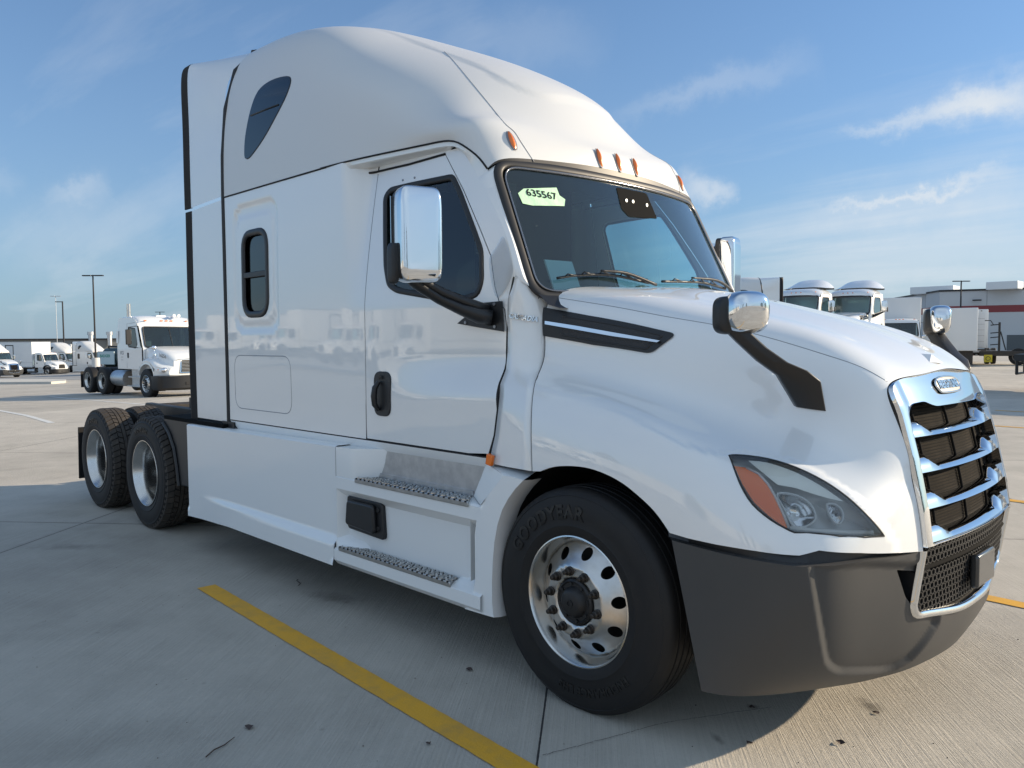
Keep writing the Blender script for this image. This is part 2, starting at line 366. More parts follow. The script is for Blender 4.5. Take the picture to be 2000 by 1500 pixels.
class Patch:
    def __init__(s, C):
        s.C = np.array(C, float); d = np.linalg.norm(np.diff(s.C, axis=0), axis=2).mean(1); e = np.linalg.norm(np.diff(s.C, axis=1), axis=2).mean(0)
        s.ku = np.concatenate([[0], np.cumsum(d)]); s.kv = np.concatenate([[0], np.cumsum(e)])
        uu = np.linspace(s.ku[0], s.ku[-1], 90); vv = np.linspace(s.kv[0], s.kv[-1], 160)
        s.UV = np.stack(np.meshgrid(uu, vv), -1).reshape(-1, 2); s.S = s(s.UV[:, 0], s.UV[:, 1])
    def __call__(s, u, v):
        return np.einsum('ni,nj,ijk->nk', nspline(s.ku, np.atleast_1d(u)), nspline(s.kv, np.atleast_1d(v)), s.C)
    def inv(s, tgt, f, vr=None, facing=False):
        """(u, v) whose f(point) is nearest to tgt"""
        out = []; mask = np.ones(len(s.UV), bool)
        if vr: mask = (s.UV[:, 1] >= vr[0]-1e-9) & (s.UV[:, 1] <= vr[1]+1e-9)
        if facing:
            e = 1e-3; A = s(s.UV[:, 0]+e, s.UV[:, 1])-s.S; B = s(s.UV[:, 0], s.UV[:, 1]+e)-s.S; n = np.cross(A, B); mask &= np.einsum('ij,ij->i', n, CAM-s.S) > 0
        UV = s.UV[mask]; Q = f(s.S[mask])
        for t in np.atleast_2d(np.asarray(tgt, float)):
            q = UV[np.argmin(((Q-t)**2).sum(1))].copy()
            for _ in range(12):
                e = 1e-4; X = np.array([q, q+[e, 0], q+[0, e]]); Y = f(s(X[:, 0], X[:, 1])); J = np.stack([(Y[1]-Y[0])/e, (Y[2]-Y[0])/e], 1)
                dq = np.linalg.lstsq(J, t-Y[0], rcond=None)[0]; L = np.linalg.norm(dq)
                if L > .1: dq *= .1/L
                q = q+dq
                if L < 1e-5: break
            out.append(q)
        return np.array(out)
    def px(s, pts, vr=None): return s.inv(pts, proj, vr, True)
def ribbon(path, N, w, h, name, m, parent, closed=False, n=6):
    """a rubber strip: half-round profile of width w and height h on the path, standing on normals N"""
    P = np.asarray(path, float); k = len(P)
    T = np.roll(P, -1, 0)-np.roll(P, 1, 0) if closed else np.gradient(P, axis=0)
    T /= np.linalg.norm(T, axis=1)[:, None]; N = np.asarray(N, float); B = np.cross(T, N); B /= np.linalg.norm(B, axis=1)[:, None]
    rows = []
    for j in range(n+1):
        a = math.pi*j/n; rows.append(P+B*(w/2*math.cos(a))+N*(h*math.sin(a)**.7-.003))
    V = np.concatenate(rows); F = []
    for j in range(n):
        for i in range(k if closed else k-1):
            F.append((j*k+i, j*k+(i+1) % k, (j+1)*k+(i+1) % k, (j+1)*k+i))
    o = mk(name, V, F, m, parent); bm = bmesh.new(); bm.from_mesh(o.data); bmesh.ops.recalc_face_normals(bm, faces=bm.faces); bm.to_mesh(o.data); bm.free()
    if len(o.data.polygons):
        p = o.data.polygons[len(o.data.polygons)//2]; 
        if Vector(N[min(i, k-1)]).dot(p.normal) < -.2: o.data.flip_normals()
    return o
def seam(path, r=.004, name='panel_gap', m=None, parent=None, n=6):
    return MB().tube([tuple(p) for p in path], r, n).build(name, m or M_['gap'], parent, auto=False)
_fonts = {}
def text_mesh(body, size=1.0, extrude=.01, bold=0.0, shear=0.0, space=1.0):
    """verts (x right, y up, z out) and faces of a word, centred"""
    cu = bpy.data.curves.new('word', 'FONT'); cu.body = body; cu.size = size; cu.extrude = extrude; cu.offset = bold; cu.shear = shear; cu.space_character = space
    cu.align_x = 'CENTER'; cu.align_y = 'CENTER'; cu.resolution_u = 3
    o = bpy.data.objects.new('word', cu); COL.objects.link(o); bpy.context.view_layer.update()
    me = o.to_mesh(); V = np.array([tuple(v.co) for v in me.vertices]); F = [tuple(p.vertices) for p in me.polygons]
    o.to_mesh_clear(); bpy.data.objects.remove(o); bpy.data.curves.remove(cu)
    return V, F
# ------------------------------------------------------------------ main truck: surfaces
def ss(a, b, x):
    t = np.clip((np.asarray(x, float)-a)/(b-a), 0, 1); return t*t*(3-2*t)
def sd_rect(x, z, x0, x1, z0, z1, r):
    qx = np.abs(x-(x0+x1)/2)-(x1-x0)/2+r; qz = np.abs(z-(z0+z1)/2)-(z1-z0)/2+r
    return np.hypot(np.maximum(qx, 0), np.maximum(qz, 0))+np.minimum(np.maximum(qx, qz), 0)-r
def halfwidth(x, z):
    x = np.asarray(x, float); z = np.asarray(z, float); t = ss(-1.80, -.50, x)
    up = 1.12-.068*t; lo = 1.12+.010*t; w = ss(1.32+.06*t, 1.60, z); y = lo*(1-w)+up*w
    y = y-ss(-1.98, -1.78, x)*.125*(np.clip(z-1.88, 0, None)/.88)**1.25
    y = y+.0007*np.sin(4.1*x+2.3*z+1)*np.sin(3.3*z-1.9*x)
    y = y+.008*np.sin(np.clip((x+3.6)/1.7, 0, 1)*math.pi)*np.sin(np.clip((z-1.1)/1.65, 0, 1)*math.pi)
    d = sd_rect(x, z, -3.45, -2.80, 1.77, 2.68, .10); y = y-.014*ss(.022, -.022, d)
    d = sd_rect(x, z, -3.43, -2.86, 1.83, 2.60, .10); y = y+.008*ss(.02, -.02, d)
    return y
def fside(x, z): return np.stack([x, -halfwidth(x, z), z], -1)
def on_side(px, py, off=0.0):
    y = -1.1
    for _ in range(12):
        P = at(px, py, y=y); y = -float(halfwidth(P[0], P[2]))-off
    return P
def side_xz(pts): return [tuple(on_side(*p)[[0, 2]]) for p in pts]
def fwind(y, z): return np.stack([-.335-.50*(z-1.99)-.13*(np.abs(y)/.9)**2.3, y, z], -1)
def on_wind(px, py):
    x = -.5
    for _ in range(15):
        P = at(px, py, x=x); x = float(fwind(P[1], P[2])[0])
    return P

truck = empty('semi_truck', 'big glossy white sleeper tractor with raised roof and dark grey bumper filling the foreground', 'truck')

# roof cap: right seam -> over the top -> left seam, from the back of the sleeper to the windscreen header
RC = [
 [(-3.620,1.120,2.790),(-3.600,1.120,3.100),(-3.565,1.100,3.455),(-3.535,1.030,3.740),(-3.510,0.870,3.924),(-3.500,0.520,3.988),(-3.500,0.000,3.999)],
 [(-3.100,1.120,2.790),(-3.100,1.120,3.100),(-3.100,1.100,3.437),(-3.100,1.020,3.716),(-3.100,0.860,3.917),(-3.100,0.520,4.012),(-3.100,0.000,4.031)],
 [(-2.600,1.120,2.790),(-2.600,1.120,3.080),(-2.600,1.090,3.400),(-2.600,0.990,3.655),(-2.600,0.810,3.838),(-2.600,0.480,3.942),(-2.600,0.000,3.963)],
 [(-2.100,1.120,2.790),(-2.100,1.110,3.030),(-2.100,1.070,3.291),(-2.100,0.950,3.476),(-2.100,0.770,3.610),(-2.100,0.450,3.728),(-2.100,0.000,3.769)],
 [(-1.600,1.070,2.790),(-1.600,1.070,2.930),(-1.600,1.030,3.098),(-1.600,0.920,3.239),(-1.600,0.740,3.368),(-1.600,0.420,3.491),(-1.600,0.000,3.544)],
 [(-1.220,1.015,2.790),(-1.220,1.030,2.860),(-1.220,0.975,2.957),(-1.210,0.860,3.048),(-1.210,0.690,3.151),(-1.200,0.390,3.275),(-1.200,0.000,3.325)],
 [(-1.050,0.995,2.775),(-1.030,1.000,2.840),(-1.010,0.940,2.902),(-1.000,0.830,2.941),(-0.990,0.620,2.995),(-0.970,0.330,3.082),(-0.960,0.000,3.122)],
 [(-.94,.985,2.715),(-.915,.965,2.79),(-.885,.89,2.845),(-.86,.77,2.868),(-.815,.52,2.868),(-.78,.26,2.862),(-.765,0,2.858)],
 [(-.87,.975,2.66),(-.845,.945,2.70),(-.815,.87,2.745),(-.785,.755,2.765),(-.74,.51,2.775),(-.705,.255,2.78),(-.695,0,2.78)],
 [(-.815,.965,2.595),(-.79,.935,2.63),(-.765,.865,2.655),(-.74,.745,2.667),(-.70,.50,2.678),(-.67,.25,2.685),(-.66,0,2.685)],
]
def fullrows(C): return [[(x, -y, z) for (x, y, z) in r] + [(x, y, z) for (x, y, z) in reversed(r[:-1])] for r in C]
class RoofPatch(Patch):
    def __call__(s, u, v):
        P = super().__call__(u, v)   # low raised panel down the middle of the roof front
        d = np.hypot(np.maximum(np.abs(P[:, 1])-.22, 0), np.maximum(P[:, 0]+1.27, 0))-.27
        k = ss(.028, -.028, d)*ss(-2.9, -1.9, P[:, 0]); P[:, 2] += .008*k; P[:, 0] += .008*k
        return P
roofP = RoofPatch(fullrows(RC)); RU, RV = roofP.ku, roofP.kv
roof_top = sheet('roof_cap', roofP, [(0, 0), (RU[-1], 0), (RU[-1], RV[-1]), (0, RV[-1])], M_['roof'], truck, step=.027)
rvm = RV[6]
def roof_px(pts): return roofP.px(pts, (0, RV[8]))
# thin joint lines on the roof skin
def on_patch(P, uv, off=0.0):
    uv = np.asarray(uv); e = 1e-4; A = P(uv[:, 0], uv[:, 1]); du = P(uv[:, 0]+e, uv[:, 1])-A; dv = P(uv[:, 0], uv[:, 1]+e)-A
    n = np.cross(du, dv); n /= np.linalg.norm(n, axis=1)[:, None]; return A+n*off, n
rs = roof_px(smooth_curve([(868, 101), (885, 118), (920, 160), (955, 203), (985, 240), (1005, 258), (1018, 278), (1043, 316)], 5))
q, n_ = on_patch(roofP, rs, .001); s_ = seam(q, .0018, 'roof_joint', M_['joint'], truck); mir(s_)
# roof side window, dark glass with a cross bar
rw = smooth_curve([(478, 300), (480, 265), (490, 215), (505, 178), (530, 158), (560, 150), (568, 158), (560, 185), (540, 225), (515, 270), (490, 305), (481, 309)], 4, True)
uvw = roof_px(rw)
g_ = sheet('roof_side_window', roofP, uvw, M_['glass_dark'], truck, step=.04, off=.004); mir(g_)
g2 = sheet('window_backing', roofP, uvw, M_['black'], g_, step=.06, off=.001)
q, n_ = on_patch(roofP, uvw, .002); r_ = ribbon(q, n_, .012, .004, 'window_seal', M_['rubber'], g_, True, 4)
bar = roof_px([(491, 226), (515, 216), (545, 205)]); q, n_ = on_patch(roofP, bar, .005)
seam(q, .006, 'window_bar', M_['black'], g_)
# marker lamps on the header
def marker(pt, top, bot, w=.019, name='marker_lamp'):
    b = roofP.px([pt], (0, RV[-1]))[0]; P0, n0 = on_patch(roofP, [b]); P0 = P0[0]; n0 = n0[0]
    d = np.array([.50, 0, -.86]) - n0*np.dot([.50, 0, -.86], n0); d /= np.linalg.norm(d); s = np.cross(n0, d)
    L = .058; rows = []
    for i, t in enumerate(np.linspace(0, 1, 11)):
        hw = w*(math.sin(math.pi*min(t*1.25+.06, 1)*.5) if t < .75 else math.sqrt(max(0, 1-((t-.75)/.27)**2)))*(1.0-.35*t)+.001
        hh = .022*math.sin(math.pi*(t*.92+.06))**.6*(1-.3*t)
        rows.append([P0-d*(L-2*L*t)+s*hw*math.cos(a)+n0*(hh*math.sin(a)+.001) for a in np.linspace(0, math.pi, 9)])
    o = MB().loft(rows).build(name, M_['amber'], truck)
    base = MB(); base.loft([[P0-d*(L+.004-(2*L+.008)*t)+s*(w+.005)*math.sin(math.pi*(t*.9+.05))**.5*c_+n0*k for (c_, k) in ((-1, .0), (-1, .004), (1, .004), (1, 0))] for t in np.linspace(0, 1, 8)])
    base.build('lamp_base', M_['text_grey'], o)
for p in [(999, 275), (1170, 309), (1207, 318), (1240, 327), (1328, 358)]: marker(p, None, None)

# cab side: sleeper wall and door opening surround
DOOR = side_xz([(722, 340), (800, 323), (870, 303), (905, 372), (938, 450), (958, 500), (966, 560), (975, 592), (985, 604), (989, 640), (988, 690), (985, 720), (974, 748), (970, 800), (964, 850), (954, 886)])
DOOR += [(-.80, 1.094), (-1.745, 1.094)]
AEDGE = [on_side(*p) for p in smooth_curve([(880, 283), (905, 299), (925, 330), (955, 385), (985, 450), (998, 495), (1003, 520), (1002, 540)], 4)]
AE2 = [(p[0], p[2]) for p in AEDGE]
SWIN = round_poly([(-3.325, 1.885), (-2.955, 1.885), (-2.955, 2.48), (-3.325, 2.48)], .12)
slp = [(-3.60, 1.085), (-1.757, 1.085), (-1.757, 2.70), (-1.757, 2.785), (-3.60, 2.785)]
sl_ = sheet('sleeper_side', fside, slp, M_['paint'], truck, [SWIN], step=.03); mir(sl_)
# door frame strip between the door and the pillar edge
DU = [d for d in DOOR[:11]]
fr = [(-1.745, 2.70)] + [(x, z+.006) for x, z in DU[1:3]] + [(x+.006, z) for x, z in DU[3:11]]
fr_out = [(-1.745, 2.745), (-1.40, 2.745), (-1.05, 2.745)] + AE2 + [(p[0], p[2]) for p in (on_side(998, 560), on_side(992, 585))]
pf = sheet('door_frame', fside, fr+list(reversed(fr_out)), M_['paint'], truck, step=.025); mir(pf)
# roof overhang above the door: seam edge, small lip, underside back to the door frame
lipA, lipB, lipC = [], [], []
seam_uv = [(u, 0.0) for u in np.linspace(RU[3]-.12, RU[-1], 40)]
SE, _ = on_patch(roofP, seam_uv)
lowpath = [np.array([x, -float(halfwidth(x, 2.745)), 2.745]) for x in np.linspace(SE[0][0], -1.12, 16)] + list(AEDGE[1:])
lowpath = resample(lowpath, .01); ll = np.concatenate([[0], np.cumsum(np.linalg.norm(np.diff(lowpath, axis=0), axis=1))])
def along(path, t):
    path = np.asarray(path); l = np.concatenate([[0], np.cumsum(np.linalg.norm(np.diff(path, axis=0), axis=1))]); l /= l[-1]
    return np.stack([np.interp(t, l, path[:, i]) for i in range(3)], -1)
k_ = [i for i, p in enumerate(lowpath) if p[2] > 2.55][-1]
tt = np.linspace(0, 1, 40); A_ = along(SE, tt); B_ = along(lowpath[:k_+1], tt)
mid = A_+np.array([0, .004, -.028])
lip = MB().loft([list(A_+[0, .002, -.003]), list(mid), list(B_)]).build('roof_drip_edge', M_['paint'], truck); mir(lip)
sm = seam(list(A_+np.array([0, -.001, -.001])), .0055, 'roof_seam', parent=truck); mir(sm)
sm = seam([(x, -float(halfwidth(x, 2.787))-.001, 2.787) for x in np.linspace(-3.6, -2.15, 20)], .006, 'roof_seam', parent=truck); mir(sm)
# A pillar: ruled strip from the side edge to the windscreen rubber
RUB = [fwind(np.array(-a), np.array(b)) for a, b in smooth_curve([(.90, 2.632), (.928, 2.61), (.945, 2.54), (.952, 2.42), (.963, 2.25), (.975, 2.08), (.98, 2.0), (.975, 1.94), (.93, 1.905)], 4)]
RUBa = along(RUB, tt); AEa = along(lowpath[k_:], tt)
rowm = (RUBa+AEa)/2+np.array([.012, -.012, 0])
ap = MB().loft([list(AEa), list(rowm), list(RUBa)]).build('windscreen_pillar', M_['paint'], truck); mir(ap)
# clear deflector film on the pillar foot
flm = smooth_curve([(984, 462), (996, 490), (1003, 525), (998, 548), (985, 570), (972, 582), (963, 560), (958, 530), (957, 505), (970, 482)], 3, True)
fx = side_xz(flm)
def foff(o): return lambda x, z: np.stack([x, -halfwidth(x, z)-o, z], -1)
f_ = sheet('clear_deflector', foff(.006), fx, M_['film'], truck, step=.03); mir(f_)
# ---- windscreen
WO = round_poly([(-.985, 1.905), (.985, 1.905), (.935, 2.632), (-.935, 2.632)], [.10, .10, .11, .11], 8)
WI = round_poly([(-.955, 1.93), (.955, 1.93), (.905, 2.605), (-.905, 2.605)], [.09, .09, .10, .10], 8)
ws = sheet('windscreen', fwind, WI, M_['glass'], truck, step=.05)
for p in ws.data.polygons: pass
WR = resample(WO, .03, True); q = fwind(WR[:, 0], WR[:, 1]); nn = np.tile(np.array([.894, 0, .447]), (len(q), 1)); nn[:, 1] += WR[:, 0]*.32; nn /= np.linalg.norm(nn, axis=1)[:, None]
rb = ribbon(q, nn, .052, .016, 'windscreen_rubber', M_['rubber'], ws, True)
WR2 = resample(WI, .03, True); q2 = fwind(WR2[:, 0], WR2[:, 1])
trim = ribbon(q2+nn[0]*.006, np.tile(nn[0], (len(q2), 1)), .012, .012, 'bright_trim', mat('satin_trim', (.25, .25, .26), .18, .9), ws, True)
# header filler above the glass and cowl filler under it
hd = MB().loft([list(roofP(np.full(30, RU[-1]), np.linspace(0, RV[-1], 30))), [tuple(fwind(np.array(y), np.array(2.62))) for y in np.linspace(-.93, .93, 30)]]).build('windscreen_header', M_['rubber'], truck)
cow = MB().loft([[tuple(fwind(np.array(y), np.array(1.93))-np.array([.0, 0, 0])) for y in np.linspace(-.97, .97, 24)], [tuple(fwind(np.array(y), np.array(1.86))+np.array([.05, 0, 0])) for y in np.linspace(-.97, .97, 24)], [(-.30, y, 1.84) for y in np.linspace(-.97, .97, 24)]]).build('wiper_cowl', M_['black'], truck)
# sensor housing behind the glass and the paper number
def on_w(off): return lambda y, z: fwind(y, z)+np.array([.894, 0, .447])*off
cmod = round_poly([on_wind(*p)[1:] for p in [(1203, 366), (1262, 378), (1283, 428), (1228, 424), (1213, 408)]], .015)
cm = sheet('sensor_housing', on_w(.003), cmod, M_['matt'], ws, step=.04)
for (a, b) in [(1222, 393), (1235, 395), (1262, 402)]:
    P = on_wind(a, b)+np.array([.894, 0, .447])*.008
    MB().lathe([(.0, 0), (.010, .0), (.011, -.003)], (0, 0, 0), 'x', 14).build('sensor_eye', M_['alu'], cm).location = tuple(P)
pp = [on_wind(*p)[1:] for p in [(1011, 378), (1022, 369), (1086, 367), (1092, 382), (1103, 390), (1102, 403), (1040, 402), (1020, 398)]]
paper = sheet('paper_number_tag', lambda y, z: on_w(.003)(y, z)+np.stack([.0008*np.sin(y*60+z*30), 0*y, 0*y], -1), pp, M_['paper'], ws, step=.02)
tV, tF = text_mesh('635567', .062, .0003, .0010)
cP = on_wind(1057, 381)
ex = fwind(np.array([cP[1]-.01, cP[1]+.01]), np.array([cP[2], cP[2]])); ex = ex[1]-ex[0]; ex /= np.linalg.norm(ex); en = np.array([.894, -.1, .447]); en -= ex*en@ex; en /= np.linalg.norm(en); eu = np.cross(en, ex)
mk('printed_number', on_w(.0052)(cP[1]+tV[:, 0]+.04*tV[:, 1], cP[2]+.90*tV[:, 1]-.05*tV[:, 0]), tF, M_['ink'], paper, smooth=False)
# white papers behind the glass, low left
pap = MB().hexa([(-.58, -.70, 1.93), (-.57, -.70, 1.93), (-.55, -.50, 1.93), (-.56, -.50, 1.93), (-.66, -.70, 2.12), (-.65, -.70, 2.12), (-.63, -.50, 2.12), (-.64, -.50, 2.12)]).build('dashboard_paper', M_['lamplight'], truck)
# ---- doors with glass
WINpx = [(752, 385), (762, 371), (800, 362), (884, 345), (899, 378), (925, 448), (940, 490), (941, 548), (933, 574), (905, 584), (850, 580), (775, 567), (759, 556), (753, 520)]
DWIN = side_xz(smooth_curve(WINpx, 1, True)); DWIN = [tuple(p) for p in round_poly([np.array(p) for p in DWIN], .03, 3)]
door = sheet('door', fside, DOOR, M_['paint'], truck, [DWIN], step=.028); doorL = mir(door)
wr = resample(np.array(DWIN), .02, True); q = fside(wr[:, 0], wr[:, 1]); nn = np.tile([0, -1., .12], (len(q), 1))
for D_, f in ((door, 0), (doorL, 1)):
    o = ribbon(q+np.array([0, -.001, 0]), nn, .036, .009, 'window_rubber', M_['rubber'], D_, True)
    g = sheet('window_glass', foff(-.012), DWIN, M_['glass_side'], D_, step=.06)
    if f:
        for a in (o, g): m2 = mir(a, D_); bpy.data.objects.remove(a)
# door gaps
dl = [(-1.751, 1.10), (-1.751, 2.70)]; gp = resample(np.array(dl), .05)
s_ = seam([(x, -float(halfwidth(x, z))+.001, z) for x, z in gp], .0032, 'door_gap', M_['text_grey'], truck); mir(s_)
gp = resample(np.array(DOOR[8:16]), .03); s_ = seam([(x+.005, -float(halfwidth(x, z))+.006, z) for x, z in gp], .0060, 'door_gap', parent=truck); mir(s_)
gp = resample(np.array(DOOR[0:3]), .05); s_ = seam([(x, -float(halfwidth(x, z))-.001, z+.006) for x, z in gp], .007, 'door_top_seal', parent=truck); mir(s_)
for (a, b) in [(787, 352), (810, 347)]:
    P = on_side(a, b); o = MB().lathe([(0, -.004), (.006, -.004), (.007, 0)], (0, 0, 0), 'y', 12).build('screw_cap', M_['text_grey'], door); o.location = tuple(P)
# door handle
hp = round_poly([(-1.655, 1.245), (-1.50, 1.245), (-1.50, 1.50), (-1.655, 1.50)], .055, 6)
hb = sheet('door_handle', foff(.008), hp, M_['black'], door, step=.03)
h2 = MB(); h2.tube([(-1.60, -1.137, 1.275), (-1.605, -1.160, 1.31), (-1.605, -1.165, 1.36), (-1.60, -1.160, 1.41), (-1.59, -1.137, 1.445)], [.012, .017, .018, .017, .012], 10)
h2.build('grip', M_['black'], hb); MB().lathe([(0, -.006), (.012, -.006), (.014, 0)], (-1.585, -1.137, 1.472), 'y', 14).build('lock', M_['dark_steel'], hb)
q = fside(*np.array(hp).T); ribbon(q, np.tile([0, -1., 0], (len(q), 1)), .012, .012, 'handle_rim', M_['black'], hb, True, 4)
for o in (hb,):
    L = mir(o, doorL)
# sleeper window
sw = MB()
g = sheet('sleeper_window', foff(-.02), SWIN, M_['glass_dark'], truck, step=.08); gL = mir(g)
bk = sheet('window_backing', foff(-.05), SWIN, M_['black'], g, step=.1)
sq = resample(np.array(SWIN), .02, True); q = fside(sq[:, 0], sq[:, 1])
r_ = ribbon(q, np.tile([0, -1., 0], (len(q), 1)), .05, .014, 'window_frame', M_['black'], g, True); mir(r_, gL)
b_ = MB().box((-3.315, -1.125, 2.155), (-2.965, -1.100, 2.195)).build('window_bar', M_['black'], g, bev=.004); mir(b_, gL)
# baggage hatch outline
hh = np.array(round_poly([(-3.50, 1.185), (-2.645, 1.185), (-2.645, 1.585), (-3.50, 1.585)], .10)); hh = resample(hh, .04, True)
s_ = seam([(x, -float(halfwidth(x, z))+.0015, z) for x, z in list(hh)+[hh[0]]], .0032, 'hatch_gap', M_['text_grey'], truck); mir(s_)
# rocker under the cab
rk = MB().loft([[(x, -float(halfwidth(x, 1.09)), 1.083) for x in np.linspace(-3.6, -.62, 30)], [(x, -1.115, 1.045) for x in np.linspace(-3.56, -.62, 30)], [(x, -1.075, .985) for x in np.linspace(-3.56, -.62, 30)], [(x, -1.0, .96) for x in np.linspace(-3.56, -.62, 30)]]).build('rocker_panel', M_['plastic_white'], truck); mir(rk)
s_ = seam([(x, -float(halfwidth(x, 1.085))+.002, 1.085) for x in np.linspace(-3.6, -.66, 20)], .0045, 'sill_gap', M_['gap'], truck); mir(s_)
# back wall and floor of the cab, inside dark
bwq = list(roofP(np.zeros(60), np.linspace(0, RV[-1], 60))); MB().add([(-3.60, 1.10, 1.0), (-3.60, -1.10, 1.0)]+[(p[0]+.02, p[1]*.985, p[2]*.995) for p in bwq], [tuple(range(62))]).build('back_wall', M_['plastic_white'], truck, smooth=False)
inn = MB(); inn.box((-3.5, -1.0, 1.02), (-.45, 1.0, 1.05)); inn.box((-2.02, -1.06, 1.05), (-2.0, -.35, 3.0)); inn.box((-2.02, .45, 1.05), (-2.0, 1.06, 3.0)); inn.box((-3.2, -1.06, 1.05), (-3.18, 1.06, 3.0))
inn.box((-2.0, -1.0, 2.86), (-1.1, 1.0, 2.88)); inn.box((-1.2, -.85, 2.66), (-.92, .85, 2.68)); inn.build('cabin_lining', M_['cabin'], truck)
inl = sheet('door_lining', foff(-.05), [(-1.74, 1.1), (-.62, 1.1), (-.62, 1.86), (-1.74, 1.93)], M_['cabin'], truck, step=.15); mir(inl)
ds = MB().loft([[(x_, y, z_) for y in np.linspace(-.95, .95, 14)] for x_, z_ in ((-.52, 1.90), (-.60, 1.925), (-.80, 1.93), (-.90, 1.90), (-.95, 1.80), (-.90, 1.4), (-.6, 1.3))]); dash = ds.build('dashboard', M_['cabin_grey'], truck)
MB().loft([[(x_, y, z_) for y in (.22, .35, .5, .65, .75)] for x_, z_ in ((-.62, 1.93), (-.72, 1.99), (-.86, 1.99), (-.93, 1.93))]).build('instrument_hood', M_['cabin_grey'], dash)
# steering wheel
t_ = MB(); R_ = .225; c = Vector((-1.02, .5, 1.86)); ax = Vector((-.75, 0, .66)); u = Vector((0, 1, 0)); w = ax.cross(u).normalized()
t_.tube([c+R_*(math.cos(a)*u+math.sin(a)*w) for a in np.linspace(0, 2*math.pi, 37)], .016, 8, cap=False)
for a in (.2, math.pi-.2, math.pi*1.5): t_.tube([c, c+R_*(math.cos(a)*u+math.sin(a)*w)], .016, 6)
t_.lathe([(0, .02), (.06, .02), (.07, 0)], tuple(c), 'z', 16); t_.build('steering_wheel', M_['cabin_grey'], truck)
for y in (-.52, .52):
    s1 = MB().box((-1.85, y-.26, 1.35), (-1.35, y+.26, 1.48)); s1.hexa([(-1.92, y-.25, 1.4), (-1.78, y-.25, 1.4), (-1.78, y+.25, 1.4), (-1.92, y+.25, 1.4), (-1.98, y-.2, 1.92), (-1.88, y-.2, 1.92), (-1.88, y+.2, 1.92), (-1.98, y+.2, 1.92)])
    s1.build('seat', M_['matt'], truck, bev=.04, seg=3)
# ------------------------------------------------------------------ hood
HC = [
 [(-.40,0,1.985),(-.40,.45,1.97),(-.43,.88,1.905),(-.42,.945,1.76),(-.41,.96,1.60),(-.385,1.03,1.515),(-.33,1.12,1.45),(-.285,1.185,1.27),(-.25,1.205,.88)],
 [(-.05,0,1.955),(-.045,.45,1.93),(-.04,.83,1.845),(-.02,.905,1.69),(0,.925,1.54),(.01,1.01,1.46),(.02,1.12,1.405),(.03,1.195,1.23),(.03,1.21,.88)],
 [(.33,0,1.865),(.335,.42,1.84),(.34,.76,1.765),(.36,.845,1.60),(.375,.88,1.45),(.39,.985,1.365),(.405,1.11,1.315),(.41,1.19,1.15),(.42,1.21,.86)],
 [(.66,0,1.775),(.66,.38,1.755),(.66,.675,1.69),(.67,.77,1.52),(.685,.83,1.37),(.70,.95,1.27),(.71,1.10,1.20),(.71,1.18,1.05),(.71,1.205,.86)],
 [(.90,0,1.69),(.90,.35,1.67),(.90,.625,1.605),(.91,.70,1.43),(.93,.79,1.27),(.94,.91,1.18),(.945,1.04,1.115),(.945,1.13,.99),(.945,1.165,.86)],
 [(1.06,0,1.61),(1.055,.33,1.59),(1.03,.59,1.535),(1.05,.65,1.38),(1.09,.72,1.20),(1.105,.80,1.12),(1.115,.89,1.05),(1.115,.985,.97),(1.115,1.04,.86)],
 [(1.150,0,1.545),(1.138,.33,1.527),(1.104,.555,1.475),(1.138,.560,1.37),(1.193,.565,1.22),(1.208,.566,1.13),(1.227,.569,1.05),(1.244,.571,.96),(1.258,.574,.86)],
]
HCL = []
class HoodPatch(Patch):
    def __call__(s, u, v):
        P = super().__call__(u, v)
        if not HCL: return P
        u = np.atleast_1d(u); v = np.atleast_1d(v); v2 = np.where(v > HM, HE-v, v); q = np.stack([u, v2], -1)
        m = (v2 < HV[6]); k = np.zeros(len(P))
        if m.any():
            i = inside(q[m], HCL[1]); d = dist_open(q[m], HCL[0]); below = np.where(i, d, -d)
            k[m] = np.where(i, np.exp(-np.clip(d, 0, None)/.10), 0)*ss(-.0, .026, below)*ss(HU[1]*.9, HU[2], q[m][:, 0])
        c = np.array([.35, -1, 0])/1.06; out = P.copy(); sg = np.where(v > HM, -1, 1)
        out[:, 0] += .016*k*c[0]; out[:, 1] += .016*k*c[1]*sg; out[:, 2] += .004*k
        return out
def dist_open(pts, P):
    d = np.full(len(pts), 1e9)
    for a, b in zip(P[:-1], P[1:]):
        ab = b-a; t = np.clip(((pts-a)@ab)/max(ab@ab, 1e-12), 0, 1); d = np.minimum(d, np.linalg.norm(pts-a-t[:, None]*ab, axis=1))
    return d
hoodP = HoodPatch([[(x, -y, z) for (x, y, z) in reversed(r)] + [(x, y, z) for (x, y, z) in r[1:]] for r in HC]); HU, HV = hoodP.ku, hoodP.kv
HM = HV[8]; HE = HV[-1]
xz = lambda P: P[:, [0, 2]]
_l = hoodP.px(smooth_curve([(1120, 775), (1200, 798), (1290, 838), (1345, 866), (1400, 880), (1450, 879), (1510, 887), (1570, 904), (1630, 934), (1680, 967), (1722, 1007), (1752, 1050), (1765, 1085)], 3), (0, HV[5]))
HCL += [_l, np.array(list(_l)+[(HU[-1], _l[-1][1]-.02), (HU[-1], -.5), (0, -.5), (0, _l[0][1])])]
arch = smooth_curve([(-.232, 1.065), (-.12, 1.105), (.03, 1.122), (.15, 1.112), (.27, 1.078), (.38, 1.02), (.45, .97), (.512, .905)], 4)
low = np.array([(.60, .897), (.72, .893), (.88, .892), (1.02, .892)])
uva = hoodP.inv(arch, xz, (0, HV[2])); uvl = hoodP.inv(low, xz, (0, HV[2]))
uvl2 = hoodP.px([(1600, 1075), (1680, 1080), (1750, 1080), (1800, 1077)], (0, HV[3]))
uva[0][0] = 0
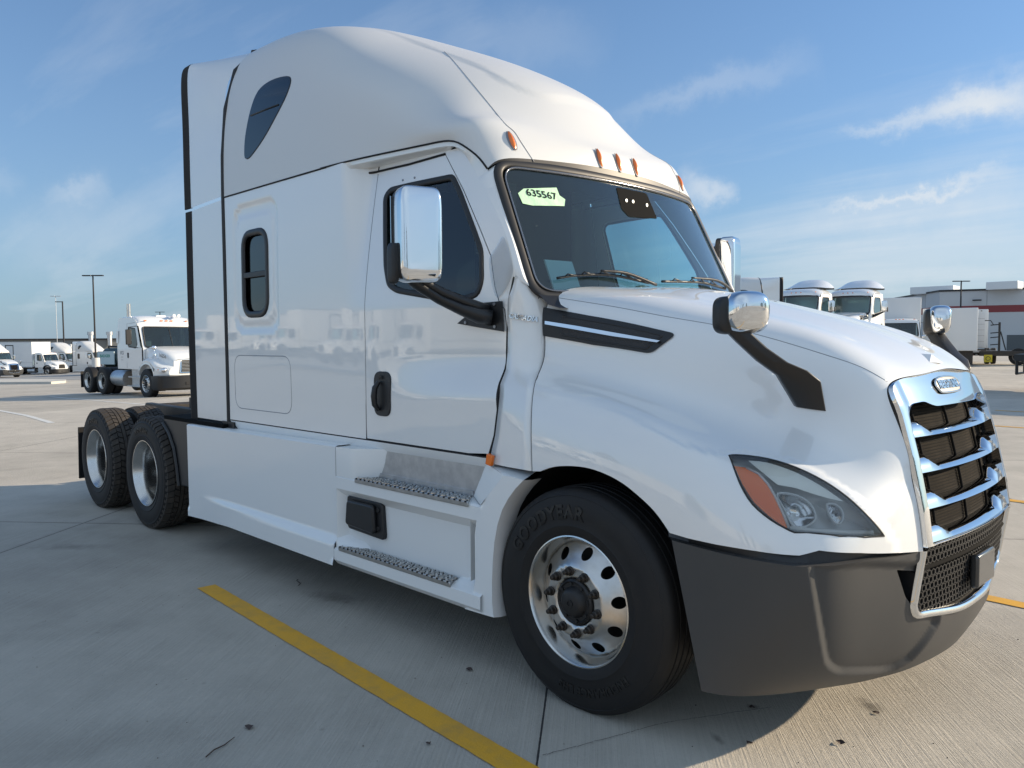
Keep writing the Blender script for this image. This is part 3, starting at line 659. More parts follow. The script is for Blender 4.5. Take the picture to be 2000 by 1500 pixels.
right = list(uva)+list(uvl)+list(uvl2)+[np.array([HU[-1], uvl2[-1][1]])]
left = [np.array([u, HE-v]) for u, v in right]
HL = smooth_curve([(1424, 889), (1450, 889), (1500, 896), (1555, 913), (1610, 940), (1655, 971), (1690, 1003), (1713, 1028), (1727, 1047)], 3)
HL = list(HL)+[(1690, 1049), (1640, 1047), (1600, 1042), (1552, 1040)]+list(smooth_curve([(1542, 1036), (1505, 1015), (1470, 985), (1448, 950), (1434, 915)], 3))
uvh = hoodP.px(HL, (0, HV[4])); uvhL = [(u, HE-v) for u, v in uvh]
hood = sheet('hood', hoodP, right+list(reversed(left)), M_['paint'], truck, [uvh, uvhL], step=.018)
# wheel arch lip, turned inwards
q, n_ = on_patch(hoodP, resample(uva, .03))
fl = MB().loft([list(q), list(q+np.array([0, .03, .0])), list(q+np.array([0, .06, .012]))]).build('arch_lip', M_['plastic_white'], hood); mir(fl)
q, n_ = on_patch(hoodP, resample(np.array(list(uvl)+list(uvl2)), .03)); fl = MB().loft([list(q), list(q+np.array([-.02, .03, .0]))]).build('lower_lip', M_['plastic_white'], hood); mir(fl)
# hood crease joint line
uvc = hoodP.px(smooth_curve([(1080, 580), (1200, 599), (1300, 618), (1410, 637), (1500, 659), (1600, 689), (1680, 716), (1733, 745)], 6), (HV[4], HV[8]))
q, n_ = on_patch(hoodP, uvc, -.001); s_ = seam(q, .0024, 'hood_joint', M_['text_grey'], hood); mir(s_)
# hood side vent
VO = round_poly([np.array(p, float) for p in [(1062, 601), (1150, 617), (1240, 634), (1323, 653), (1272, 691), (1160, 674), (1062, 656)]], [2, 0, 0, 14, 12, 0, 2])
uvv = hoodP.px(VO, (0, HV[8]))
vent = sheet('side_vent', hoodP, uvv, M_['black'], hood, step=.03, off=.006)
VI = round_poly([np.array(p, float) for p in [(1100, 618), (1200, 635), (1295, 656), (1262, 682), (1160, 665), (1098, 654)]], 4)
uvi = hoodP.px(VI, (0, HV[8]))
vi = sheet('vent_mesh', hoodP, uvi, mat('vent_mesh', (.02, .02, .022), .45, bump=(150, 1, .004)), vent, step=.03, off=.0075)
q, n_ = on_patch(hoodP, uvi, .006); ribbon(q, n_, .012, .008, 'mesh_frame', M_['black'], vent, True, 4)
cs = hoodP.px([(1069, 628), (1130, 638), (1200, 651), (1292, 668)], (0, HV[8])); c2 = hoodP.px([(1069, 634), (1130, 645), (1200, 658), (1286, 671)], (0, HV[8]))
A, n1 = on_patch(hoodP, cs, .022); B, _ = on_patch(hoodP, c2, .022); A0, _ = on_patch(hoodP, cs, .004); B0, _ = on_patch(hoodP, c2, .004)
MB().loft([list(A0), list(A), list(B), list(B0)]).build('chrome_strip', M_['chrome'], vent, auto=True)
vl = mir(vent)
for c in [o for o in bpy.data.objects if o.parent == vent]: mir(c, vl)
# washer nozzle bump and little scoop on the hood top
b0 = hoodP.px([(1812, 697)], (HV[4], HV[12]))[0]; P0, n0 = on_patch(hoodP, [b0]); P0, n0 = P0[0], n0[0]
MB().add([P0+[-.15, -.04, .022], P0+[.03, -.065, -.022], P0+[.015, .0, .012], P0+[.055, .035, -.028], P0+[-.06, .05, .0]], [(0, 1, 2), (1, 3, 2), (2, 3, 4), (0, 2, 4)]).build('washer_nozzle', M_['paint'], hood, smooth=False)

# cowl side panel between door and hood with the lettering
zz = np.linspace(0, 1, 60)
Lc = along([on_side(*p)+np.array([.0, .001, 0]) for p in [(1006, 538), (1001, 560), (993, 580), (988, 604), (992, 640), (991, 690), (988, 722), (977, 750), (973, 800), (967, 850), (960, 880), (956, 905)]], zz)
uv0 = np.stack([np.zeros(40), np.linspace(float(uva[0][1]), HV[6]-.02, 40)], -1); Hc, _ = on_patch(hoodP, uv0); Hc = along(Hc[::-1], zz)
Hc = Hc-np.array([.012, 0, 0])
md = (Lc+Hc)/2; md[:, 1] -= .012*ss(1.50, 1.62, md[:, 2])+.004; m1 = Lc*.8+Hc*.2; m1[:, 1] -= .006*ss(1.50, 1.62, m1[:, 2]); m2 = Lc*.2+Hc*.8; m2[:, 1] -= .012*ss(1.50, 1.62, m2[:, 2])
Hi = Hc+np.array([.0, .03, 0])
cp = MB().loft([list(Lc+np.array([-.006, .03, 0])), list(Lc), list(m1), list(md), list(m2), list(Hc), list(Hi)]).build('cowl_panel', M_['paint'], truck, auto=False)
gapl = seam([p+np.array([.006, .012, 0]) for p in Hc], .007, 'hood_gap', M_['gap'], truck)
tV, tF = text_mesh('CASCADIA', .047, .010, .0008, shear=.35, space=1.05)
cA = at(1018, 622, y=-1.03); j = np.argmin(abs(md[:, 2]-cA[2])); c0 = md[j]; ex = Hc[j]-Lc[j]; ex /= np.linalg.norm(ex); eu = np.array([0, 0, 1.])-ex*ex[2]; eu /= np.linalg.norm(eu); en = np.cross(ex, eu)
if en[1] > 0: en = -en
sc_ = .175/(tV[:, 0].max()-tV[:, 0].min())
tS = .5+tV[:, 0]*sc_/(np.linalg.norm(Hc[j]-Lc[j])+.01); tZ = c0[2]+tV[:, 1]*sc_-.03*(tS-.5)
def on_cowl(s_, z):
    out = []
    for a, b in zip(s_, z):
        cols = [np.array([np.interp(b, C_[::-1, 2] if C_[0, 2] > C_[-1, 2] else C_[:, 2], (C_[::-1] if C_[0, 2] > C_[-1, 2] else C_)[:, i]) for i in range(3)]) for C_ in (Lc, m1, md, m2, Hc)]
        k = np.clip(a, 0, 1); kn = [0, .2, .5, .8, 1]; out.append([np.interp(k, kn, [c[i] for c in cols]) for i in range(3)])
    return np.array(out)
bd = mk('badge_lettering', on_cowl(tS, tZ)+np.outer(tV[:, 2]+.003, [0.3, -.95, 0]), tF, M_['chrome'], cp, smooth=False)
cpL = mir(cp); mir(gapl)
ml = MB().box((-.02, -.012, -.028), (.02, .012, .028)).build('side_marker', M_['amber'], cp, bev=.004); ml.location = tuple(at(957, 898, y=-1.155)); ml.rotation_euler = (0, rad(12), rad(0))
fp = MB().loft([list(Lc[-1:].repeat(2, 0)+np.array([[0, 0, 0], [0, .25, 0]])), list(Hc[-1:].repeat(2, 0)+np.array([[0, 0, 0], [0, .25, 0]]))]).build('cowl_underside', M_['black'], truck); mir(fp)
MB().box((-.50, -.95, 1.1), (-.46, .95, 1.90)).build('firewall', M_['black'], truck)

# ---- headlamp
hl_ = []
def headlamp():
    lens = sheet('headlamp', hoodP, uvh, M_['lens'], truck, step=.025, off=.002)
    q, n_ = on_patch(hoodP, uvh, .001)
    back = q+np.array([-.050, .038, -.002]); cen = back.mean(0)
    hs = MB(); hs.loft([list(q), list((q+back)/2), list(back)], closed=True); hs.loft([list(back), list(back*.5+cen*.5), list(cen[None].repeat(len(q), 0))], closed=True)
    hs.build('lamp_housing', M_['lampgrey'], lens)
    ribbon(q, n_, .008, .005, 'lamp_seal', M_['rubber'], lens, True, 4)
    am = hoodP.px([(1432, 908), (1458, 912), (1482, 924), (1500, 944), (1515, 970), (1530, 1003), (1541, 1030), (1536, 1031), (1505, 1010), (1472, 980), (1450, 945), (1437, 915)], (0, HV[4]))
    a_ = sheet('turn_signal', hoodP, am, M_['amber'], lens, step=.02, off=-.005)
    q, n_ = on_patch(hoodP, am[1:7], -.006); seam(q, .006, 'divider', M_['lampgrey'], lens)
    dr = hoodP.px(list(smooth_curve([(1462, 897), (1500, 901), (1555, 920), (1605, 947), (1650, 978)], 3))+[(1600, 966), (1555, 951), (1520, 945), (1492, 922)], (0, HV[4]))
    sheet('light_bar', hoodP, dr, M_['lamplight'], lens, step=.02, off=-.007)
    for (pts, nm) in (([(1520, 960), (1560, 963), (1588, 982), (1596, 1012), (1568, 1028), (1548, 1022), (1532, 990)], 'low_beam'), ([(1620, 980), (1640, 983), (1652, 1000), (1648, 1018), (1636, 1018), (1624, 1000)], 'high_beam')):
        uvp = hoodP.px(smooth_curve(pts, 4, True), (0, HV[4])); q, n_ = on_patch(hoodP, uvp, -.020); c = q.mean(0); nn = n_.mean(0); nn /= np.linalg.norm(nn)
        rows = [q]+[q*(1-t)+c*t-nn*.055*math.sin(t*1.57) for t in (.2, .4, .6, .8, .98)]
        b_ = MB().loft([list(r) for r in rows], closed=True).build(nm, M_['silver'], lens)
        ribbon(q, n_, .009, .008, 'bezel_ring', M_['lampgrey'], b_, True, 4)
        MB().lathe([(0, .012), (.010, .009), (.013, 0)], (0, 0, 0), 'x', 14).build('bulb', M_['lens'], b_).location = tuple(c-nn*.03)
    ribb = hoodP.px([(1530, 1028), (1600, 1034), (1660, 1038), (1712, 1040)], (0, HV[4])); q, n_ = on_patch(hoodP, ribb, -.02)
    seam(q, .010, 'lower_bezel', M_['lampgrey'], lens)
    return lens
hlR = headlamp()
def mirtree(o, parent=None, name=None):
    r = mir(o, parent or o.parent, name)
    for c in [c for c in bpy.data.objects if c.parent == o]: mirtree(c, r)
    return r
mirtree(hlR)

# ------------------------------------------------------------------ bumper
BT = [(.512,1.195),(.75,1.195),(.93,1.185),(1.05,1.15),(1.135,1.05),(1.185,.88),(1.225,.715),(1.257,.58),(1.288,.30),(1.303,0)]
BB = [(.657,1.20),(.75,1.165),(.84,1.075),(.93,.94),(1.005,.80),(1.065,.68),(1.105,.575),(1.14,.47),(1.185,.22),(1.20,0)]
BZ = [(.295,1.0), (.36,.68), (.46,.36), (.60,.14), (.75,.03), (.895,0.0)]
rows = []
for (xt, yt), (xb, yb) in zip(BT, BB):
    zt = .872 if xt < .6 else (.848 if xt > 1.2 else .860)
    r = []
    for z, f in BZ:
        if xt < .6: f = (.895-z)/.60
        zz_ = .295+(z-.295)*(zt-.295)/.60; r.append((xt+(xb-xt)*f, -(yt+(yb-yt)*f), zz_))
    rows.append(r)
full = rows+[[(x, -y, z) for (x, y, z) in r] for r in reversed(rows[:-1])]
bumpP = Patch(full); BU, BV = bumpP.ku, bumpP.kv
# (u runs from the right rear end round the nose to the left, v runs up)
bu = lambda pts: bumpP.inv(pts, lambda P: P[:, [1, 2]], None)
rec = bumpP.px(round_poly([np.array(p, float) for p in [(1583, 1101), (1815, 1101), (1828, 1175), (1838, 1215), (1780, 1290), (1740, 1312), (1640, 1316), (1618, 1300)]], [6, 4, 10, 60, 4, 20, 20, 20]))
recn = rec.copy(); recm = np.array([(BU[-1]-u, v) for u, v in rec])[::-1]
def bumpS(u, v):
    P = bumpP(u, v); e = 1e-4; n = np.cross(bumpP(u+e, v)-P, bumpP(u, v+e)-P); n /= np.linalg.norm(n, axis=1)[:, None]
    q = np.stack([np.atleast_1d(u), np.atleast_1d(v)], -1); d = np.zeros(len(P))
    for R in (rec, recm):
        i = inside(q, R); dd = dist_poly(q, R); sd = np.where(i, -dd, dd); d = np.maximum(d, ss(.022, -.022, sd))
    qx, qz = np.abs(P[:, 1]), P[:, 2]
    s2 = ss(.0, .03, (qx-.50)*.5+(.52-qz)*1.0-.10)*ss(.30, .42, qz)*0
    return P-n*(.021*d+s2)[:, None]
NT = [(-.575, .85), (-.575, .62), (-.54, .575), (-.45, .56), (-.2, .535), (0, .53), (.2, .535), (.45, .56), (.54, .575), (.575, .62), (.575, .85)]
frontmask = lambda P: np.where(P[:, [0]] > 1.0, P[:, [1, 2]], 99)
uvn = bumpP.inv(NT, frontmask)
# slot openings beside the lower grille
SL = round_poly([np.array(p, float) for p in [(1761, 1116), (1797, 1118), (1812, 1190), (1790, 1186), (1778, 1170)]], [3, 6, 4, 6, 6])
uvs = bumpP.px(SL); uvsL = [(BU[-1]-u, v) for u, v in uvs]
iR, iL = uvn[0], uvn[-1]
ol = [(0, 0), (BU[-1], 0), (BU[-1], BV[-1]), (iL[0], BV[-1])]+list(uvn[::-1])[1:-1]+[(iR[0], BV[-1]), (0, BV[-1])]
bumper = sheet('bumper', bumpS, ol, M_['bumper'], truck, [uvs, uvsL], step=.0125)
q = bumpS(np.array([u for u, v in uvs]), np.array([v for u, v in uvs])); c = q+np.array([-.10, .03, 0])
p_ = MB().loft([list(q), list(c)], closed=True); p_.add(list(c), [tuple(range(len(c)))]); p_ = p_.build('intake_slot', M_['black'], bumper); mir(p_)
# underside and top shelf
ue = np.linspace(0, BU[-1], 90); q = bumpS(ue, np.zeros(90)); MB().loft([list(q), list(q*np.array([.90, .93, 1])+np.array([0, 0, .03]))]).build('underside', M_['black'], bumper)
ue = np.linspace(0, float(iR[0]), 40); q = bumpS(ue, np.full(40, BV[-1])); t_ = MB().loft([list(q), list(q+np.array([-.035, .03, .004])), list(q+np.array([-.045, .04, .03]))]).build('top_ledge', M_['bumper'], bumper); mir(t_)
hb2, _ = on_patch(hoodP, resample(np.array(list(uvl)+list(uvl2)), .02)); ft_ = np.linspace(0, 1, 60)
qh = along(hb2, ft_); qq = bumpS(np.linspace(0, float(iR[0])+.05, 400), np.full(400, BV[-1])); qb = np.array([qq[np.argmin(np.hypot(qq[:, 0]-h[0], qq[:, 1]-h[1]))] for h in qh])
t_ = MB().loft([list(qb+np.array([-.022, .022, -.002])), list(qh+np.array([-.016, .016, .012]))]).build('gap_filler', M_['black'], bumper); mir(t_)
q = bumpS(np.zeros(20), np.linspace(0, BV[-1], 20)); t_ = MB().loft([list(q), list(q+np.array([.0, .04, 0]))]).build('rear_edge', M_['bumper'], bumper); mir(t_)
# chrome frame of the lower opening
nt = np.array(uvn); q = bumpS(nt[:, 0], nt[:, 1]); q = np.array([q[0]]+list(smooth_curve(q[1:-1], 4))+[q[-1]]); q = resample(q, .03); e_ = np.gradient(q, axis=0)
fn_ = np.array([.96, 0, .0])+np.stack([0*q[:, 1], q[:, 1]*.35, 0*q[:, 1]], -1)
ribbon(q, fn_/np.linalg.norm(fn_, axis=1)[:, None], .036, .020, 'chrome_frame', M_['chrome'], bumper, False, 6)
MB().loft([list(q), list(q+np.array([-.08, 0, .005]))]).build('opening_return', M_['black'], bumper)

# ------------------------------------------------------------------ main grille
def gx(y, z):
    z = np.asarray(z, float); xe = np.interp(z, [.50, .70, .86, 1.0, 1.2, 1.4, 1.48, 1.55], [1.220, 1.250, 1.258, 1.238, 1.195, 1.142, 1.105, 1.07]); wv = np.interp(z, [.86, 1.48], [.575, .555])
    return xe+.045*(1-(np.abs(y)/wv)**2)
def fgr(y, z): return np.stack([gx(y, z), y, z], -1)
_v0 = float(uvl2[-1][1]); _e = hoodP(np.full(70, HU[-1]), np.linspace(_v0, HE-_v0, 70)); GO = [(float(p[1])*.997, max(.8625, float(p[2])-.003)) for p in _e]; GO[0] = (GO[0][0], .862); GO[-1] = (GO[-1][0], .862)
GI = round_poly([np.array(p) for p in [(-.528, .868), (-.508, 1.385), (-.46, 1.415), (-.35, 1.42), (-.27, 1.395), (.27, 1.395), (.35, 1.42), (.46, 1.415), (.508, 1.385), (.528, .868)]], [.005, .03, .03, .02, .06, .06, .02, .03, .03, .005])
GOH = [p for p in GO]
def off_gr(o): return lambda y, z: np.stack([gx(y, z)+o+.006*np.cos(np.clip(np.abs(y)-.53, -.05, .05)*30), y, z], -1)
gr = sheet('grille', off_gr(.012), GOH, M_['chrome'], truck, [GI], step=.025)
GOr = resample(np.array(GO), .03); q = fgr(GOr[:, 0], GOr[:, 1]); MB().loft([list(q+np.array([.018, 0, 0])), list(q+np.array([.000, 0, 0]))]).build('grille_edge', M_['chrome'], gr); MB().loft([list(q+np.array([.000, 0, 0])), list(q+np.array([-.03, 0, 0]))]).build('grille_seal', M_['rubber'], gr)
GIr = resample(np.array(GI), .02, True); q = fgr(GIr[:, 0], GIr[:, 1]); MB().loft([list(q+np.array([.018, 0, 0])), list(q+np.array([-.04, 0, 0]))], closed=True).build('opening_edge', M_['chrome'], gr)
core = sheet('radiator_screen', off_gr(-.055), [(-.54, .80), (-.52, 1.44), (.52, 1.44), (.54, .80)], M_['core'], gr, step=.06)
cr = MB()
for y in (-.36, -.02, .33): cr.box((-.012, -.005, 0), (.012, .005, 1), o=(0, 0, 0)) if False else cr.tube([(float(gx(y, z))-.045, y, z) for z in np.linspace(.80, 1.43, 8)], .006, 6)
for z in np.arange(.88, 1.43, .0125): cr.tube([(float(gx(y, z))-.053, y, z) for y in np.linspace(-.51, .51, 12)], .0022, 4, cap=False)
cr.build('screen_ribs', M_['matt'], gr)
for zc in (1.285, 1.145, 1.005, .875):
    ys = np.linspace(-.575, .575, 61); wv = np.interp(zc, [.86, 1.48], [.532, .512]); ys = ys*wv/.575
    h = .020+.040*np.clip((np.abs(ys)-.33)/.07, 0, 1); rows_ = []
    f = np.stack([gx(ys, zc)+.010, ys, np.full(61, zc)-.004*np.cos(ys*2)], -1)
    rows_ = [f+np.array([-.06, 0, .012]), f+np.array([-.004, 0, -.003]), f, f+np.stack([-.012-.0*h, 0*h, h*.55], -1), f+np.stack([-.030-.2*h, 0*h, h], -1), f+np.stack([-.085+0*h, 0*h, h+.006], -1)]
    MB().loft([list(r) for r in rows_]).build('grille_bar', M_['chrome'], gr)
# emblem
tV, tF = text_mesh('FREIGHTLINER', .05, .003, .0018); w_ = tV[:, 0].max()-tV[:, 0].min()
ES = 1.45; EY = -.035
def embl(y, z, o):
    y = np.asarray(y)*ES+EY; P = np.stack([gx(y, z)+.018+o, y, z], -1); return P
ov = smooth_curve([(-.092, 1.462), (-.10, 1.480), (-.085, 1.500), (-.04, 1.510), (.04, 1.510), (.085, 1.500), (.10, 1.480), (.092, 1.462), (.075, 1.448), (0, 1.445), (-.075, 1.448)], 4, True)
eb = sheet('emblem', lambda y, z: embl(y, z, .004), ov, M_['black'], gr, step=.02)
q = embl(ov[:, 0], ov[:, 1], .004); ribbon(q, np.tile([1., 0, .3], (len(q), 1))/1.044, .009, .006, 'emblem_rim', M_['chrome'], eb, True, 5)
yy = tV[:, 0]*.165/w_; z2 = 1.479+tV[:, 1]*.95
mk('emblem_lettering', embl(yy, z2, .005)+np.stack([tV[:, 2], 0*yy, 0*yy], -1), tF, M_['chrome'], eb, smooth=False)
# lower mesh grille
lg = sheet('lower_grille', off_gr(-.03), [(-.57, .54), (-.57, .87), (.57, .87), (.57, .54)], M_['black'], truck, step=.06)
hx = MB(); r_ = .0185
for j in range(11):
    z = .575+j*.0275
    for i in range(-18, 19):
        y = i*.0325+(.01625 if j % 2 else 0)
        if abs(y) > .55: continue
        if .755 < z < .79 and abs(y) < .5: continue
        ring = []
        for rr_, dx in ((r_, -.018), (r_, .0), (r_*.72, .0), (r_*.72, -.018)):
            ring.append([(float(gx(y+rr_*math.cos(a), z))+dx-.008, y+rr_*math.cos(a), z+rr_*.86*math.sin(a)) for a in np.arange(6)*math.pi/3+math.pi/6])
        hx.loft(ring, closed=True)
hx.build('honeycomb', M_['rubber'], lg, smooth=False)
MB().box((1.288, -.09, .60), (1.325, .15, .745)).build('radar_cover', mat('smoked_cover', (.03, .032, .033), .18, coat=.6), lg, bev=.012, seg=3)
MB().tube([(float(gx(y, .77))-.012, y, .77) for y in np.linspace(-.54, .54, 14)], .011, 8).build('grille_rail', M_['matt'], lg)
# ------------------------------------------------------------------ side extenders behind the sleeper
EXu = [ 
 [(-3.655,-1.12,2.80),(-3.635,-1.12,3.10),(-3.60,-1.10,3.45),(-3.57,-1.035,3.735),(-3.545,-.89,3.90),(-3.53,-.60,3.975)],
 [(-3.95,-1.12,2.79),(-3.95,-1.12,3.12),(-3.93,-1.115,3.50),(-3.92,-1.09,3.80),(-3.91,-.99,3.92),(-3.90,-.72,3.97)],
 [(-4.21,-1.12,2.78),(-4.21,-1.12,3.15),(-4.21,-1.12,3.55),(-4.21,-1.115,3.87),(-4.21,-1.075,3.945),(-4.21,-.85,3.965)]]
exP = Patch(list(reversed(EXu)))
e1 = sheet('side_extender', exP, [(0, 0), (exP.ku[-1], 0), (exP.ku[-1], exP.kv[-1]), (0, exP.kv[-1])], M_['paint'], truck, step=.05)
q = exP(np.zeros(30), np.linspace(0, exP.kv[-1], 30)); m_ = mat('ribbed_rubber', (.014, .014, .016), .6)
r1 = MB().loft([list(q), list(q+np.array([-.13, .0, 0])), list(q+np.array([-.13, .012, 0])), list(q+np.array([0, .012, 0]))])
for k in range(6): r1.loft([list(q+np.array([-.012-.018*k, -.0, 0])), list(q+np.array([-.017-.018*k, -.006, 0])), list(q+np.array([-.022-.018*k, 0, 0]))])
r1 = r1.build('rubber_edge', m_, e1); L_ = mir(e1); mir(r1, L_)
def fex(x, z): return np.stack([x, -1.118-.004*np.sin((z-1.07)*1.8), z], -1)
e2 = sheet('side_extender', fex, [(-4.20, 1.065), (-3.655, 1.065), (-3.655, 2.775), (-4.20, 2.755)], M_['paint'], truck, step=.08)
q = fex(np.full(20, -4.20), np.linspace(1.03, 2.755, 20)); r2 = MB().loft([list(q), list(q+np.array([-.13, .0, 0])), list(q+np.array([-.13, .012, 0])), list(q+np.array([0, .012, 0]))])
for k in range(6): r2.loft([list(q+np.array([-.012-.018*k, -.0, 0])), list(q+np.array([-.017-.018*k, -.006, 0])), list(q+np.array([-.022-.018*k, 0, 0]))])
r2 = r2.build('rubber_edge', m_, e2); L_ = mir(e2); mir(r2, L_)
gp = [(-3.628, -1.105, z) for z in np.linspace(1.05, 2.8, 12)]+[(-3.618, -1.105, 3.1), (-3.583, -1.09, 3.45), (-3.553, -1.022, 3.735), (-3.528, -.868, 3.905), (-3.515, -.55, 3.975)]
gpn = np.array(gp); sg = MB().loft([list(gpn*[1, .985, .997]+np.array([-.07, 0, 0])), list(gpn*[1, .985, .997]+np.array([.07, 0, 0]))]).tube(gp, .028, 8).build('extender_gap', M_['rubber'], truck); mir(sg)
MB().box((-3.72, -1.13, .97), (-3.52, -.9, 1.07)).build('cab_mount_cover', M_['black'], truck)
k_ = MB().lathe([(0, .05), (.02, .045), (.025, .02), (.012, .0), (.02, -.03)], (-3.7, -.80, 3.94), 'z', 12).build('roof_light_stub', M_['rust'], truck)

# ------------------------------------------------------------------ side fairings
def ysk(x, z):
    a = ss(-4.02, -3.35, x); z = np.asarray(z, float)
    zl = .455+.01*np.sin(x); zu = .838
    return 1.212+.034*a*ss(zl+.022, zl-.03, z)-.010*a*ss(zu+.008, zu-.008, z)*ss(-4.0, -3.7, x)+.012*ss(.335, .318, z)
def fsk(x, z): return np.stack([x, -ysk(x, z), z], -1)
SK = [(-4.195, .262), (-3.40, .300), (-2.6, .295), (-1.958, .292), (-1.958, .86), (-1.958, 1.03), (-3.0, 1.018), (-4.20, 1.008)]
sk = sheet('side_skirt', fsk, SK, M_['plastic_white'], truck, step=.03)
MB().loft([[(-4.20, -1.212, 1.008), (-3.0, -1.212, 1.018), (-1.958, -1.212, 1.030)], [(-4.20, -1.20, 1.016), (-3.0, -1.20, 1.026), (-1.958, -1.20, 1.038)], [(-4.20, -1.02, 1.016), (-3.0, -1.02, 1.026), (-1.958, -1.02, 1.038)]]).build('skirt_top', M_['plastic_white'], sk)
MB().loft([[(-4.195, -1.224, .262), (-4.197, -1.212, .33), (-4.20, -1.212, 1.008)], [(-4.20, -1.15, .262), (-4.20, -1.15, .33), (-4.205, -1.15, 1.012)]]).build('skirt_return', M_['plastic_white'], sk)
mirtree(sk)
st = MB()
y0, y1 = -1.212, -1.10
# rear wedge with its rounded sweep into the step recess
top = [(-1.955, y0, 1.032), (-1.80, y0, 1.034), (-1.755, y0+.012, 1.035), (-1.56, y1, 1.042)]
bot = [(-1.955, y0, .850), (-1.77, y0, .850), (-1.735, y0+.012, .850), (-1.635, y1, .860)]
st.loft([bot, [tuple(np.array(a)*.5+np.array(b)*.5+np.array([.01, -.006, 0])) for a, b in zip(bot, top)], top]); st.loft([top, [(a, -1.02, c) for a, b, c in top]])
# band under the upper tread, recessed door, lower ledges
xs = np.linspace(-1.955, -.60, 28)
prof = lambda x: [(-1.10, .862), (-1.205, .855), (-1.216, .845), (-1.216, .775), (-1.208, .765), (-1.158, .715), (-1.155, .48)]
st.loft([[(x if x > -1.9 or k < 4 else x, y, z-.0*x) for k, (y, z) in enumerate(prof(x))] for x in xs])
l2 = lambda x: [(-1.155, .48), (-1.15, .415), (-1.225, .405), (-1.238, .395), (-1.238, .33), (-1.212, .300), (-1.15, .297)]
st.loft([[(x, y, z) for (y, z) in l2(x)] for x in xs])
for xa, xb in ((-1.955, -1.905), (-.70, -.60)):
    st.loft([[(xa, -1.212, .77), (xa, -1.212, .45)], [(xb if xa < -1 else xa, -1.155 if xa < -1 else -1.155, .76), (xb if xa < -1 else xa, -1.155, .46)]])
st.hexa([(-1.955, -1.222, .395), (-1.80, -1.222, .41), (-1.65, -1.15, .41), (-1.955, -1.15, .41), (-1.955, -1.222, .455), (-1.90, -1.215, .43), (-1.72, -1.152, .46), (-1.955, -1.152, .49)])
st.hexa([(-.86, -1.232, .40), (-.66, -1.232, .40), (-.62, -1.15, .40), (-.88, -1.15, .40), (-.84, -1.15, .432), (-.68, -1.20, .437), (-.66, -1.15, .455), (-.84, -1.14, .452)])
st = st.build('step_fairing', M_['plastic_white'], truck)
# front outer panel with the wheel arch edge
AR = [(-.305, 1.022), (-.36, .975), (-.41, .92), (-.452, .86), (-.487, .78), (-.510, .69), (-.523, .59), (-.530, .48), (-.530, .38), (-.520, .308)]
FO = [(-.44, 1.030), (-.36, 1.028)]+AR+[(-.74, .300), (-.68, .36), (-.655, .46), (-.655, .70), (-.64, .78), (-.61, .86)]
def ff(x, z): return np.stack([x, -1.222+.0*x+.03*ss(-.56, -.66, x)*ss(.84, .9, z), z], -1)
fo = sheet('arch_panel', ff, FO, M_['plastic_white'], st, step=.03)
a_ = resample(np.array(AR), .03); q = ff(a_[:, 0], a_[:, 1]); MB().loft([list(q), list(q+np.array([.004, .006, 0])), list(q+np.array([.022, .035, 0])), list(q+np.array([.024, .10, 0]))]).build('arch_lip', mat('arch_edge', (.5, .5, .5), .4), st)
w_ = MB(); w_.loft([[(-.61, -1.2218, .86), (-.525, -1.2218, .945), (-.44, -1.2218, 1.030)], [(-.80, -1.10, .865), (-.75, -1.10, .955), (-.70, -1.10, 1.05)]]); w_.loft([[(-.44, -1.222, 1.030), (-.36, -1.222, 1.028), (-.305, -1.222, 1.022)], [(-.69, -1.10, 1.05), (-.45, -1.10, 1.055), (-.33, -1.10, 1.05)]])
w_.build('front_wedge', M_['plastic_white'], st)
bp = MB().hexa([(-1.64, -1.105, .858), (-.72, -1.105, .858), (-.72, -1.09, .858), (-1.64, -1.09, .858), (-1.555, -1.105, 1.045), (-.62, -1.105, 1.055), (-.62, -1.09, 1.055), (-1.555, -1.09, 1.045)]).build('kick_plate', M_['alu_plate'], st)
MB().box((-1.64, -1.112, .862), (-.79, -1.106, .893)).build('kick_plate_flange', M_['alu_plate'], st)
def tread(x0, x1, ya, yb, z, xb0, xb1):
    t = MB(); t.hexa([(x0, ya, z-.03), (x1, ya, z-.03), (xb1, yb, z-.03), (xb0, yb, z-.03), (x0, ya, z), (x1, ya, z), (xb1, yb, z), (xb0, yb, z)])
    o = t.build('step_tread', M_['tread_plate'], st, bev=.005)
    b = MB(); n = int((x1-x0)/.042)
    for j in range(5):
        y = ya+(yb-ya)*(j+.6)/5.4; f = (j+.6)/5.4; xa = x0+(xb0-x0)*f; xe = x1+(xb1-x1)*f
        for i in range(n):
            x = xa+(xe-xa)*(i+.5+(.25 if j % 2 else -.25))/n; s = 1 if (i+j) % 2 else -1
            R = np.array([[math.cos(s*.7), -math.sin(s*.7), 0], [math.sin(s*.7), math.cos(s*.7), 0], [0, 0, 1]])
            b.box((-.014, -.0035, 0), (.014, .0035, .005), R=R, o=(x, y, z))
            b.box((-.004, -.008, .001), (.004, .008, .0012), R=R, o=(x+.02, y, z), mi=1)
    for i in range(n): x = x0+(x1-x0)*(i+.5)/n; b.box((x-.006, ya-.002, z-.007), (x+.006, ya+.006, z+.001), mi=1)
    b.build('tread_pattern', M_['alu'], o, mats=[M_['gap']])
tread(-1.735, -.70, -1.225, -1.108, .865, -1.63, -.80)
tread(-1.90, -.83, -1.243, -1.152, .425, -1.72, -.87)
